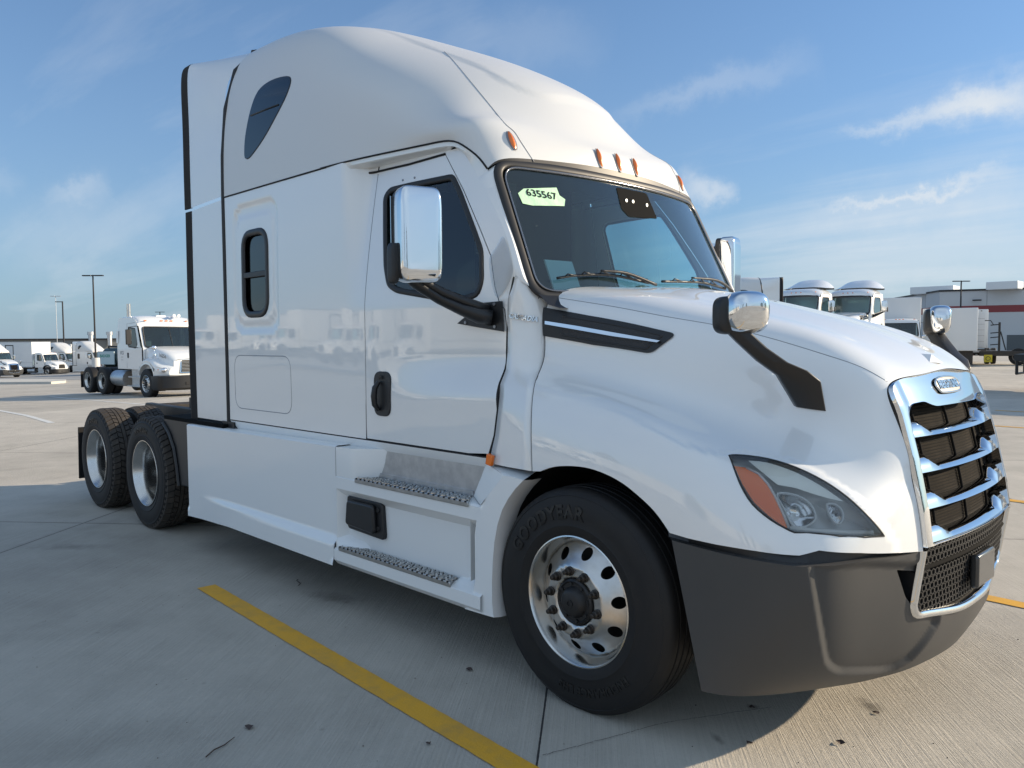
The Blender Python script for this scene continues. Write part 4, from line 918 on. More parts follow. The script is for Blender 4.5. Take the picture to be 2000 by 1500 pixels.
# black access cover in the fairing
dp = MB().prism([(x, -1.155, z) for x, z in round_poly([(-1.885, .53), (-1.50, .515), (-1.515, .735), (-1.885, .735)], .03)], (0, -.028, 0)).build('access_cover', M_['black'], st, bev=.006)
MB().prism([(x, -1.183, z) for x, z in round_poly([(-1.87, .56), (-1.56, .545), (-1.57, .715), (-1.85, .715)], .03)], (0, -.030, 0)).build('cap', M_['black'], dp, bev=.012, seg=3)
for z in (.58, .69): MB().lathe([(0, -.006), (.014, -.006), (.016, 0)], (-1.55, -1.186, z), 'y', 12).build('bolt', M_['rubber'], dp)
mirtree(st)
s_ = seam([(-1.957, -float(ysk(-1.957, z))+.001, z) for z in np.linspace(1.03, .30, 30)], .0032, 'fairing_gap', M_['text_grey'], truck)

# ------------------------------------------------------------------ chassis
ch = MB()
for s in (-1, 1):
    y = .43*s; ch.box((-7.15, y-.04, .72), (.4, y+.04, 1.0))
for x in (-7.1, -6.47, -5.85, -5.15, -4.6, -3, -1): ch.box((x-.06, -.42, .74), (x+.06, .42, .97))
ch.box((-7.2, -.46, .70), (-7.12, .46, .98)); ch.build('chassis_frame', M_['dark_steel'], truck, bev=.01)
ax_ = MB()
for x in (-6.473, -5.153): ax_.tube([(x, -1.0, .5), (x, -.3, .5), (x, -.18, .5), (x, .18, .5), (x, .3, .5), (x, 1.0, .5)], [.07, .08, .2, .2, .08, .07], 16)
ax_.tube([(0, -.9, .48), (0, .9, .48)], .06, 12); ax_.tube([(-6.0, 0, .6), (-1.5, 0, .75)], .06, 10); ax_.build('axles', M_['dark_steel'], truck)
fw = MB(); fw.lathe([(0, 0), (.46, 0), (.47, -.02), (.47, -.05), (0, -.06)], (-5.72, 0, 1.16), 'z', 28); fw.box((-6.0, -.44, 1.0), (-5.5, .44, 1.11)); fw.box((-6.3, -.12, 1.0), (-6.0, .12, 1.12)); fw.build('fifth_wheel', M_['dark_steel'], truck)
lines = MB()
for k, (y, c) in enumerate([(-.3, 0), (-.18, 0), (-.05, 0), (.1, 0)]): lines.tube([(-3.65, y, 1.55), (-3.9, y-.1, 1.25), (-4.25, y-.12, 1.10), (-4.7, y, 1.12), (-5.0, y+.05, 1.06)], .018, 8)
lines.box((-4.9, -.3, 1.02), (-4.4, .3, 1.08)); lines.box((-4.75, -.5, 1.0), (-4.45, -.30, 1.10)); lines.build('air_lines', M_['black'], truck)
dk = MB().box((-4.78, -1.17, 1.02), (-3.62, -.47, 1.05)).build('deck_plate', M_['matt'], truck); mir(dk)
tk = MB().box((-4.1, -1.12, .34), (-2.05, -.5, .98)).build('fuel_tank', M_['black'], truck, bev=.08, seg=4); mir(tk)
bt = MB().box((-1.9, -1.08, .36), (-.75, -.5, .95)).build('battery_box', M_['black'], truck, bev=.03); mir(bt)
# drive wheel mudguard pieces
mg = [(-4.80, 1.045), (-4.80, .97), (-4.66, .90), (-4.565, .78), (-4.515, .62), (-4.485, .465), (-4.20, .475), (-4.20, 1.045)]
g_ = MB().prism([(x, -1.165, z) for x, z in mg], (0, .5, 0)).build('mudguard', M_['black'], truck, bev=.012)
rimg = MB().tube([(x, -1.172, z) for x, z in [(-4.80, .985), (-4.67, .90), (-4.575, .78), (-4.525, .62), (-4.495, .465)]], .016, 8).build('mudguard_lip', M_['black'], g_); mirtree(g_)
mf = MB().hexa([(-7.13, -1.20, .22), (-7.115, -1.20, .22), (-7.115, -.62, .22), (-7.13, -.62, .22), (-7.10, -1.20, .78), (-7.085, -1.20, .78), (-7.085, -.62, .78), (-7.10, -.62, .78)]).build('mudflap', M_['rubber'], truck, bev=.003); mir(mf)
# front wheel wells
wl_ = MB(); rr = .63
P_ = [(.02+rr*math.cos(a)*.98, .50+rr*math.sin(a)) for a in np.linspace(rad(-12), rad(192), 30)]
wl_.loft([[(x, -1.11, z) for x, z in P_], [(x, -.58, z) for x, z in P_]]); wl_.loft([[(x, -.58, z) for x, z in P_], [(x, -.55, .5) for x, z in P_]])
wl_ = wl_.build('wheel_well', M_['rubber'], truck); mir(wl_)
MB().box((.2, -1.0, .34), (.95, 1.0, .86)).build('front_crossmember', M_['rubber'], truck)
MB().box((-.45, -.52, .55), (1.05, .52, 1.35)).build('engine_block', M_['rubber'], truck)

# ------------------------------------------------------------------ wheels
def clampz(o, zmin):
    for v in o.data.vertices:
        if v.co.z < zmin: v.co.z = zmin
def arc_text(body, r, th, size, o_parent, s, m, ext=.0025, space=1.1, bold=.002):
    V, F = text_mesh(body, size, ext, bold, space=space); an = th-V[:, 0]/r; rr = r+V[:, 1]
    return mk('sidewall_lettering', np.stack([rr*np.cos(an), s(rr)-.0015-V[:, 2], rr*np.sin(an)], -1), F, m, o_parent, smooth=False)
M_['alu_satin'] = mat('satin_aluminium', (.62, .61, .59), .33, 1, bump=(30, .15, .001), var=(11, .7, (.42, .40, .37)))
def steer_wheel(side=-1):
    prof = [(.290, .035), (.300, .014), (.318, .006), (.335, .003), (.345, .0005), (.35, .003), (.40, -.003), (.445, .002), (.478, .014), (.480, .012), (.497, .024), (.507, .036)]
    tr = [(.512, .05), (.514, .072), (.500, .075), (.500, .080), (.515, .083), (.516, .112), (.501, .115), (.501, .121), (.5165, .124), (.5165, .156), (.501, .159), (.501, .165), (.516, .168), (.515, .197), (.500, .200), (.500, .205), (.514, .208), (.512, .23)]
    P = prof+tr+[(r, .28-s) for r, s in reversed(prof)]
    tyre = MB().lathe(P, ax='y', n=120).build('wheel', M_['tyre'], None); clampz(tyre, -.503)
    sw = lambda r: np.interp(r, [x[0] for x in prof], [x[1] for x in prof])
    arc_text('GOODYEAR', .405, rad(118), .085, tyre, sw, M_['letter'], space=1.15, bold=.003); arc_text('ENDURANCE LHS', .400, rad(-72), .050, tyre, sw, M_['letter'])
    rim = MB(); rim.lathe([(.262, .16), (.258, .10), (.268, .06), (.280, .035), (.287, .016), (.293, .010), (.299, .012), (.301, .020), (.296, .034)], ax='y', n=96); rim = rim.build('rim', M_['alu'], tyre)
    def fd(a, b):
        r = np.hypot(a, b); s = np.interp(r, [.10, .112, .118, .158, .166, .178, .200, .235, .258, .266], [.02, .006, .003, .001, .005, .016, .038, .066, .082, .10])
        return np.stack([a, s, b], -1)
    circ = lambda c, r, n: [(c[0]+r*math.cos(t), c[1]+r*math.sin(t)) for t in np.arange(n)*2*math.pi/n]
    hs = [circ((.219*math.cos(t), .219*math.sin(t)), .0270, 26) for t in rad(9)+np.arange(10)*rad(36)]
    dsc = sheet('wheel_disc', fd, circ((0, 0), .264, 90), M_['alu_satin'], tyre, hs+[circ((0, 0), .104, 48)], step=.014)
    hr = MB()
    for h in hs:
        q = fd(*np.array(h).T); hr.loft([list(q), list(q+np.array([0, .012, 0]))], closed=True)
    hr.build('hole_rims', M_['alu'], tyre)
    MB().lathe([(.262, .12), (.262, .17), (0, .17)], ax='y', n=40).build('brake_drum', M_['rubber'], tyre)
    hub = MB(); hub.lathe([(.106, .03), (.103, .004), (.094, -.002), (.088, .004), (.072, .004), (.066, -.006), (.058, -.022), (.048, -.028), (0, -.028)], ax='y', n=40)
    hub.lathe([(.018, -.028), (.018, -.032), (.012, -.032), (.012, -.028)], ax='y', n=20)
    for k in range(8): a = k*math.pi/4+.2; hub.lathe([(0, -.004), (.008, -.004), (.009, .006)], (.084*math.cos(a), 0, .084*math.sin(a)), 'y', 8)
    hub.build('hub_cap', M_['rubber'], tyre)
    for k in range(10):
        a = rad(27)+k*rad(36); n_ = MB(); n_.lathe([(.022, .004), (.022, -.004), (.017, -.006), (.0165, -.022), (.012, -.026), (.0105, -.040), (.007, -.043), (0, -.043)], ax='y', n=12)
        o = n_.build('wheel_nut', M_['rust'], tyre); o.location = (.140*math.cos(a), 0, .140*math.sin(a))
    st_ = MB().box((-.012, -.001, -.012), (.012, 0, .012)).build('rim_sticker', mat('blue_sticker', (.05, .10, .30), .5), tyre, smooth=False); st_.location = (.236, .0665, .075); st_.rotation_euler = (0, 0, -.55)
    return tyre
def drive_wheel():
    w = .285
    prof = [(.290, .035), (.300, .014), (.318, .006), (.335, .002), (.343, -.001), (.348, .003), (.40, -.004), (.44, .002), (.455, .006), (.46, .004), (.482, .020), (.492, .032)]
    P = prof+[(.498, .05), (.498, w-.05)]+[(r, w-s) for r, s in reversed(prof)]
    tyre = MB().lathe(P, ax='y', n=96).build('wheel', M_['tyre'], None)
    b = MB(); N = 54
    for k in range(N):
        a = 2*math.pi*k/N; da = 2*math.pi/N
        for j, (s0, s1, sh) in enumerate([(.020, .074, 0), (.080, .120, .5), (.165, .205, .5), (.211, .265, 0)]):
            a0 = a+da*sh+.008; a1 = a0+da*.80; am = .30*da*(1 if j in (0, 2) else -1)
            r0, r1 = .490, .5135; V = []
            for r in (r0, r1):
                for (t, s) in ((a0, s0), (a1, s0), (a1+am, s1), (a0+am, s1)):
                    rr = r-(.014 if (j == 0 and s == s0) or (j == 3 and s == s1) else 0); V.append((rr*math.cos(t), s, rr*math.sin(t)))
            b.hexa(V)
            if k % 1 == 0 and j in (0, 3):
                s2 = .006 if j == 0 else w-.006; V = []
                for (t, s, r) in ((a0, s2, .455), (a0+da*.45, s2, .455), (a0+da*.45, s0 if j == 0 else s1, .50), (a0, s0 if j == 0 else s1, .50)):
                    V.append((r*math.cos(t), s, r*math.sin(t)))
                V2 = [((math.hypot(x, z)-.02)*x/math.hypot(x, z), s+(.012 if j == 0 else -.012), (math.hypot(x, z)-.02)*z/math.hypot(x, z)) for x, s, z in V]
                b.hexa(V2+V)
    b.lathe([(.49, .127), (.512, .129), (.5125, .156), (.49, .158)], ax='y', n=96)
    t = b.build('tread', M_['tread'], tyre, smooth=False); clampz(t, -.503); clampz(tyre, -.503)
    t2 = t.copy(); COL.objects.link(t2); i2 = tyre.copy(); i2.name = 'inner_tyre'; COL.objects.link(i2); i2.parent = tyre; i2.location = (0, .335, 0); t2.parent = tyre; t2.location = (0, .335, 0)
    sw = lambda r: np.interp(r, [x[0] for x in prof], [x[1] for x in prof])
    arc_text('X ONE LINE', .395, rad(95), .05, tyre, sw, M_['letter'])
    rim = MB(); rim.lathe([(.150, .275), (.200, .275), (.235, .262), (.252, .235), (.256, .20), (.254, .14), (.250, .10), (.262, .06), (.280, .035), (.287, .012), (.293, .004), (.299, .004), (.302, .012), (.296, .034)], ax='y', n=96)
    rim.build('rim', M_['alu'], tyre)
    hub = MB(); hub.lathe([(.150, .275), (.12, .27), (.115, .18), (.105, .165), (.095, .16), (0, .155)], ax='y', n=32)
    for k in range(8): a = k*math.pi/4; hub.lathe([(0, .145), (.009, .145), (.010, .16)], (.085*math.cos(a), 0, .085*math.sin(a)), 'y', 8)
    hub.build('hub', M_['rubber'], tyre)
    for k in range(10):
        a = rad(9)+k*rad(36); o = MB().lathe([(.020, .275), (.017, .262), (.016, .240), (.010, .23), (.009, .21), (0, .208)], ax='y', n=10).build('wheel_nut', M_['alu'], tyre); o.location = (.172*math.cos(a), 0, .172*math.sin(a))
    for k in range(10):
        a = rad(27)+k*rad(36); o = MB().lathe([(0, .2605), (.022, .2605)], ax='y', n=18).build('hand_hole', M_['gap'], tyre); o.location = (.216*math.cos(a), 0, .216*math.sin(a))
    return tyre
def place(tree, parent, loc, flip=False, rot=0, keep=True):
    """put a copy of a wheel tree on the truck; flip = the left hand side"""
    def cp(o, p):
        c = o.copy(); COL.objects.link(c); c.parent = p
        for k in [k for k in KIDS[o.name]]: cp(k, c)
        return c
    r = cp(tree, parent); r.location = loc; r.rotation_euler = (0, rot, math.pi if flip else 0); return r
def kids_index(o):
    KIDS[o.name] = [c for c in bpy.data.objects if c.parent == o]
    for c in KIDS[o.name]: kids_index(c)
KIDS = {}
fwheel = steer_wheel(); fwheel.parent = truck; fwheel.location = (0, -1.212, .503)
kids_index(fwheel); fl_ = place(fwheel, truck, (0, 1.212, .503), True)
dwheel = drive_wheel(); dwheel.parent = truck; dwheel.location = (-5.153, -1.222, .503); kids_index(dwheel)
place(dwheel, truck, (-6.473, -1.222, .503)); place(dwheel, truck, (-5.153, 1.222, .503), True); place(dwheel, truck, (-6.473, 1.222, .503), True)

# ------------------------------------------------------------------ mirrors
def superell(c, r, n=5, nu=40, nv=24, R=None, taper=0, ztop=0):
    V = []; F = []
    sp = lambda v: math.copysign(abs(v)**(2/n), v)
    for j in range(nv+1):
        p = -math.pi/2+math.pi*j/nv
        for i in range(nu):
            t = 2*math.pi*i/nu; x = r[0]*sp(math.cos(p))*sp(math.cos(t)); y = r[1]*sp(math.cos(p))*sp(math.sin(t)); z = r[2]*sp(math.sin(p))
            x *= 1+taper*(z/r[2]); v = np.array([x, y, z]); V.append((v if R is None else np.array(R)@v)+np.array(c))
    F = [(j*nu+i, j*nu+(i+1) % nu, (j+1)*nu+(i+1) % nu, (j+1)*nu+i) for j in range(nv) for i in range(nu)]
    return V, F
def rotz(a): return [[math.cos(a), -math.sin(a), 0], [math.sin(a), math.cos(a), 0], [0, 0, 1]]
mb = MB(); V, F = superell((-.79, -1.452, 2.20), (.058, .110, .232), 7, R=rotz(rad(-15))); mb.add(V, F)
head = mb.build('door_mirror', M_['chrome'], truck, auto=False)
bk = MB(); V, F = superell((-.845, -1.438, 2.20), (.034, .106, .226), 7, R=rotz(rad(-15))); bk.add(V, F); bk.build('mirror_back', M_['black'], head, auto=False)
gm = MB().box((-.882, -1.55, 1.99), (-.879, -1.35, 2.39)).build('mirror_glass', M_['mirror_glass'], head)
arm = MB(); arm.tube([(-.86, -1.50, 2.02), (-.85, -1.42, 1.965), (-.82, -1.30, 1.895), (-.77, -1.20, 1.845), (-.72, -1.12, 1.81), (-.68, -1.07, 1.80)], [.030, .036, .036, .042, .056, .058], 12, flat=.7)
arm.tube([(-.84, -1.52, 2.10), (-.84, -1.45, 2.01), (-.80, -1.30, 1.93), (-.74, -1.15, 1.87), (-.70, -1.08, 1.84)], [.02, .022, .022, .026, .03], 10)
V, F = superell((-.845, -1.565, 2.06), (.03, .022, .10), 4); arm.add(V, F); arm = arm.build('mirror_arm', M_['black'], head, auto=False)
bs = sheet('mirror_bracket', foff(.012), side_xz([(896, 632), (920, 612), (938, 592), (985, 588), (988, 648), (940, 640)]), M_['black'], head, step=.03)
for p in [(909, 630), (965, 594), (966, 638)]: P = on_side(*p, .014); MB().lathe([(0, -.004), (.008, -.004), (.009, 0)], tuple(P), 'y', 10).build('bracket_screw', M_['text_grey'], head)
mirtree(head)
# hood mirrors on black stalks
hm = MB(); V, F = superell((.775, -1.085, 1.785), (.058, .088, .082), 3.0, R=rotz(rad(-22)), taper=.12); hm.add(V, F); hm = hm.build('hood_mirror', M_['chrome'], truck, auto=False)
hb_ = MB(); V, F = superell((.722, -1.10, 1.775), (.040, .078, .074), 4, R=rotz(rad(-22))); hb_.add(V, F); hb_.build('mirror_back', M_['black'], hm, auto=False)
Lp = [(1410, 610, -1.16), (1412, 640, -1.15), (1440, 668, -1.12), (1480, 705, -1.06), (1519, 733, -1.0), (1540, 768, -.93), (1556, 795, -.875)]
Rp = [(1440, 600, -1.13), (1462, 645, -1.10), (1500, 680, -1.06), (1540, 708, -1.01), (1578, 724, -.96), (1604, 745, -.91), (1614, 803, -.855)]
L3 = [at(a, b, y=c) for a, b, c in Lp]; R3 = [at(a, b, y=c) for a, b, c in Rp]; back = np.array([-.035, .045, 0])
k = MB().loft([L3, [(l+r)/2+np.array([.006, -.010, 0]) for l, r in zip(L3, R3)], R3, [p+back for p in R3], [p+back for p in L3], L3]).build('mirror_stalk', M_['black'], hm); bevel(k, .006)
bz = hoodP.px([(1556, 795), (1612, 803), (1604, 750), (1548, 770)], (0, HV[8])); sheet('stalk_foot', hoodP, bz, M_['black'], hm, step=.02, off=.005)
mirtree(hm)
# wipers
for pts in ([(1083, 547), (1130, 541), (1190, 541), (1262, 556)], [(1288, 553), (1340, 554), (1372, 556), (1412, 567)]):
    q = [on_wind(*p)+np.array([.894, 0, .447])*.020 for p in smooth_curve(pts, 5)]
    w = MB().tube(q, .008, 6).build('wiper', M_['black'], truck, auto=False)
    q2 = [on_wind(a, b)+np.array([.894, 0, .447])*.045 for a, b in smooth_curve([((pts[0][0]+pts[-1][0])/2-10, pts[1][1]-4), ((pts[0][0]+pts[-1][0])/2+40, pts[1][1]+1), (pts[-1][0]+8, pts[-1][1]+8)], 5)]
    MB().tube(q2, [.006]*3+[.009]*(len(q2)-3), 6).build('wiper_arm', M_['black'], w, auto=False)
    for i in range(2, len(q)-1, 3): MB().tube([q[i], q[i]+np.array([.022, 0, .014]), q[min(i+2, len(q)-1)]], .004, 5).build('wiper_link', M_['black'], w, auto=False)
# ------------------------------------------------------------------ ground
def gz(x, y):
    x = np.asarray(x, float); return -1.95*np.clip((-x-19)/78, 0, 1.6)
def concrete():
    m = bpy.data.materials.new('brushed_concrete'); m.use_nodes = True; nt = m.node_tree; N, L = nt.nodes, nt.links; b = N['Principled BSDF']
    def nd(t, **k):
        n = N.new(t)
        for a, v in k.items(): setattr(n, a, v)
        return n
    def mt(op, a, b_=None, c=None, clamp=False):
        n = N.new('ShaderNodeMath'); n.operation = op; n.use_clamp = clamp
        for i, v in enumerate((a, b_, c)):
            if v is None: continue
            if isinstance(v, (int, float)): n.inputs[i].default_value = v
            else: L.new(v, n.inputs[i])
        return n.outputs[0]
    def noise(vec, s, d=6, r=.6, dist=0):
        n = N.new('ShaderNodeTexNoise'); n.inputs['Scale'].default_value = s; n.inputs['Detail'].default_value = d; n.inputs['Roughness'].default_value = r; n.inputs['Distortion'].default_value = dist
        L.new(vec, n.inputs[0]); return n.outputs[0]
    tc = nd('ShaderNodeTexCoord'); mp = nd('ShaderNodeMapping'); mp.inputs['Rotation'].default_value = (0, 0, math.atan2(.77, .64)); L.new(tc.outputs['Object'], mp.inputs[0])
    sp = nd('ShaderNodeSeparateXYZ'); L.new(mp.outputs[0], sp.inputs[0])   # x along e1=(.64,-.77), y along e2
    def joint(o, off, per=4.54):
        w = mt('ADD', o, -off+per*1000+per/2); w = mt('MODULO', w, per); w = mt('SUBTRACT', w, per/2); return mt('ABSOLUTE', w)
    js = joint(sp.outputs[0], -2.51); jt = joint(sp.outputs[1], -.91); jd = mt('MINIMUM', js, jt)
    wob = noise(tc.outputs['Object'], 30, 3); jd = mt('ADD', jd, mt('MULTIPLY', mt('SUBTRACT', wob, .5), .004))
    jm = mt('LESS_THAN', jd, .0045)
    jsoft = mt('SUBTRACT', 1.0, mt('DIVIDE', jd, .05), clamp=True)
    # brushed lines
    ms = nd('ShaderNodeMapping'); ms.inputs['Scale'].default_value = (1.3, 95, 1); L.new(mp.outputs[0], ms.inputs[0])
    br = noise(ms.outputs[0], 1.0, 7, .7)
    ms2 = nd('ShaderNodeMapping'); ms2.inputs['Scale'].default_value = (.35, 260, 1); L.new(mp.outputs[0], ms2.inputs[0]); br2 = noise(ms2.outputs[0], 1.0, 3, .7)
    big = noise(tc.outputs['Object'], .30, 8, .62, .5); mid = noise(tc.outputs['Object'], 2.2, 8, .65); fine = noise(tc.outputs['Object'], 55, 4, .6)
    # slab to slab tone
    fl = nd('ShaderNodeVectorMath', operation='FLOOR'); sc = nd('ShaderNodeVectorMath', operation='MULTIPLY_ADD'); L.new(mp.outputs[0], sc.inputs[0]); sc.inputs[1].default_value = (1/4.54, 1/4.54, 0); sc.inputs[2].default_value = (2.51/4.54, .91/4.54, 0); L.new(sc.outputs[0], fl.inputs[0])
    wn_ = nd('ShaderNodeTexWhiteNoise'); L.new(fl.outputs[0], wn_.inputs[0])
    v = mt('ADD', .5, mt('MULTIPLY', mt('SUBTRACT', big, .5), .95)); v = mt('ADD', v, mt('MULTIPLY', mt('SUBTRACT', mid, .5), .52)); v = mt('ADD', v, mt('MULTIPLY', mt('SUBTRACT', br, .5), .55))
    v = mt('ADD', v, mt('MULTIPLY', mt('SUBTRACT', br2, .5), .22)); v = mt('ADD', v, mt('MULTIPLY', mt('SUBTRACT', fine, .5), .18)); v = mt('ADD', v, mt('MULTIPLY', mt('SUBTRACT', wn_.outputs[0], .5), .16), clamp=True)
    rp = nd('ShaderNodeValToRGB'); L.new(v, rp.inputs[0]); e = rp.color_ramp.elements
    e[0].position = .0; e[0].color = (.25, .228, .195, 1); e[1].position = 1; e[1].color = (.60, .555, .48, 1); q = e.new(.5); q.color = (.435, .402, .348, 1)
    # tyre smudges and small oil stains
    st = noise(tc.outputs['Object'], .9, 5, .55, .8); st = mt('MULTIPLY', mt('SUBTRACT', st, .60, clamp=True), 3.2, clamp=True)
    sp2 = nd('ShaderNodeTexVoronoi'); sp2.inputs['Scale'].default_value = 3.1; L.new(tc.outputs['Object'], sp2.inputs[0])
    spots = mt('MULTIPLY', mt('SUBTRACT', .055, sp2.outputs['Distance'], clamp=True), 22, clamp=True)
    stains = [((.93, -.22), .085, .05, -.6, .55), ((.60, -.98), .055, .022, -.6, .4), ((-2.2, -1.10), .26, .10, .3, .35), ((-4.9, -1.9), .35, .10, .8, .25), ((.55, -.60), .03, .03, 0, .6)]
    acc = mt('MULTIPLY', st, .42); acc = mt('ADD', acc, mt('MULTIPLY', spots, .30))
    for (c, a, b2, an, k) in stains:
        mm = nd('ShaderNodeMapping'); mm.vector_type = 'TEXTURE'; mm.inputs['Location'].default_value = (c[0], c[1], 0); mm.inputs['Rotation'].default_value = (0, 0, an); mm.inputs['Scale'].default_value = (a, b2, 1)
        L.new(tc.outputs['Object'], mm.inputs[0]); ln = nd('ShaderNodeVectorMath', operation='LENGTH'); L.new(mm.outputs[0], ln.inputs[0])
        d = mt('ADD', ln.outputs['Value'], mt('MULTIPLY', mt('SUBTRACT', noise(tc.outputs['Object'], 14, 5), .5), 1.6)); acc = mt('ADD', acc, mt('MULTIPLY', mt('SUBTRACT', 1.1, d, clamp=True), k*1.6, clamp=True))
    mx = nd('ShaderNodeMix', data_type='RGBA'); mx.clamp_factor = True; L.new(acc, mx.inputs['Factor']); L.new(rp.outputs[0], mx.inputs['A']); mx.inputs['B'].default_value = (.13, .118, .10, 1)
    m2 = nd('ShaderNodeMix', data_type='RGBA'); L.new(mt('MAXIMUM', jm, mt('MULTIPLY', jsoft, .12)), m2.inputs['Factor']); L.new(mx.outputs['Result'], m2.inputs['A']); m2.inputs['B'].default_value = (.045, .042, .04, 1)
    L.new(m2.outputs['Result'], b.inputs['Base Color']); b.inputs['Roughness'].default_value = .82; b.inputs['Specular IOR Level'].default_value = .3
    h = mt('ADD', mt('MULTIPLY', br, .7), mt('MULTIPLY', fine, .35)); h = mt('ADD', h, mt('MULTIPLY', br2, .35)); h = mt('SUBTRACT', h, mt('MULTIPLY', jm, 2.0))
    bp = nd('ShaderNodeBump'); bp.inputs['Strength'].default_value = 1.0; bp.inputs['Distance'].default_value = .009; L.new(h, bp.inputs['Height']); L.new(bp.outputs[0], b.inputs['Normal'])
    return m
MC = concrete()
gxs = [-900, -500, -300, -200, -144, -97, -80, -65, -50, -40, -30, -24, -19, -12, -6, 0, 6, 12, 30, 80, 300, 900]; gys = [-900, -300, -100, -40, -15, -5, 0, 5, 15, 40, 100, 300, 900]
gV = [(x, y, float(gz(x, y))) for y in gys for x in gxs]; nx = len(gxs)
ground = mk('ground', gV, [(j*nx+i, j*nx+i+1, (j+1)*nx+i+1, (j+1)*nx+i) for j in range(len(gys)-1) for i in range(nx-1)], MC); tag(ground, 'pale brushed concrete yard with slab joints', kind='structure')
def worn(name, col, dirt):
    m = mat(name, col, .6); nt = m.node_tree; b = nt.nodes['Principled BSDF']; tc = nt.nodes.new('ShaderNodeTexCoord')
    n = nt.nodes.new('ShaderNodeTexNoise'); n.inputs['Scale'].default_value = 5; n.inputs['Detail'].default_value = 10; n.inputs['Roughness'].default_value = .7; nt.links.new(tc.outputs['Object'], n.inputs[0])
    r = nt.nodes.new('ShaderNodeValToRGB'); r.color_ramp.elements[0].position = .45; r.color_ramp.elements[1].position = .85; r.color_ramp.elements[0].color = (*col, 1); r.color_ramp.elements[1].color = (*dirt, 1)
    nt.links.new(n.outputs[0], r.inputs[0]); nt.links.new(r.outputs[0], b.inputs['Base Color'])
    bp = nt.nodes.new('ShaderNodeBump'); bp.inputs['Strength'].default_value = .5; bp.inputs['Distance'].default_value = .004; n2 = nt.nodes.new('ShaderNodeTexNoise'); n2.inputs['Scale'].default_value = 120
    nt.links.new(tc.outputs['Object'], n2.inputs[0]); nt.links.new(n2.outputs[0], bp.inputs['Height']); nt.links.new(bp.outputs[0], b.inputs['Normal']); return m
M_['yellow'] = worn('yellow_line_paint', (.70, .36, .022), (.38, .24, .08)); M_['white_line'] = worn('white_line_paint', (.66, .66, .63), (.42, .41, .38))
def stripe(name, a, b, w, m, label):
    a, b = np.array(a, float), np.array(b, float); L = np.linalg.norm(b-a); t = (b-a)/L; n = np.array([-t[1], t[0]]); k = max(6, int(L/.05)) if L < 9 else int(L/.5); V = []
    for i in range(k+1):
        p = a+t*L*i/k; e1, e2 = random.gauss(0, .0012), random.gauss(0, .0012); z = float(gz(*p))+.005
        q1 = p+n*(w/2+e1); q2 = p-n*(w/2+e2); V += [(q1[0], q1[1], z), (q2[0], q2[1], z)]
    o = mk(name, V, [(2*i, 2*i+1, 2*i+3, 2*i+2) for i in range(k)], m); tag(o, label, kind='structure'); return o
ystr = [(-1.772, 'nearest yellow stall line running towards the camera beside the big truck'), (1.86, 'yellow stall line right behind the front of the big truck'), (5.47, 'second yellow stall line beyond the big truck'), (13.1, 'third yellow stall line beyond the big truck'), (16.7, 'fourth yellow stall line beyond the big truck')]
for y, l in ystr: stripe('yellow_parking_line', (-3.03, y-.047*(-3.03)+(.04 if y < 0 else .039)), (5.5, y-.047*5.5+.04), .125, M_['yellow'], l)
for a, b, l in [((-30, 1.62), (-16.6, 1.02), 'white stall line nearest behind the rear wheels'), ((-31, 4.75), (-14.5, 4.35), 'white stall line beside the parked older truck'), ((-33, 11.6), (-15, 10.8), 'white stall line beyond the parked older truck')]:
    stripe('white_parking_line', a, b, .13, M_['white_line'], l)
# kerb island and lighter road on the left
asph = mat('pale_asphalt_road', (.30, .30, .295), .9, bump=(40, .4, .01), var=(.6, .6, (.24, .24, .235)))
rv = [at(-400, 745, z=-.95), at(215, 744, z=-.95), at(480, 729, z=-1.45), at(-400, 729.5, z=-1.35)]
def onG(px, py):
    P = at(px, py, z=-.5)
    for _ in range(60):
        z = float(gz(P[0], P[1])); P = P*.5+at(px, py, z=z)*.5
    return P
q = [onG(*p) for p in [(-300, 744), (330, 741), (560, 727), (-300, 727.5)]]
rd = mk('road', [(p[0], p[1], float(gz(p[0], p[1]))+.012) for p in q], [(0, 1, 2, 3)], asph); tag(rd, 'pale grey asphalt road crossing in front of the truck row', kind='structure')
k1 = [onG(*p) for p in [(-300, 752.5), (100, 750), (128, 748), (129, 745), (90, 744), (-300, 744.5)]]
kb = MB().prism([(p[0], p[1], float(gz(p[0], p[1]))-.05) for p in k1], (0, 0, .20)).build('kerb_island', mat('kerb_concrete', (.52, .50, .45), .8, var=(2, .5, (.42, .40, .36))), smooth=False); tag(kb, 'raised concrete kerb island at the far left of the yard', kind='structure')
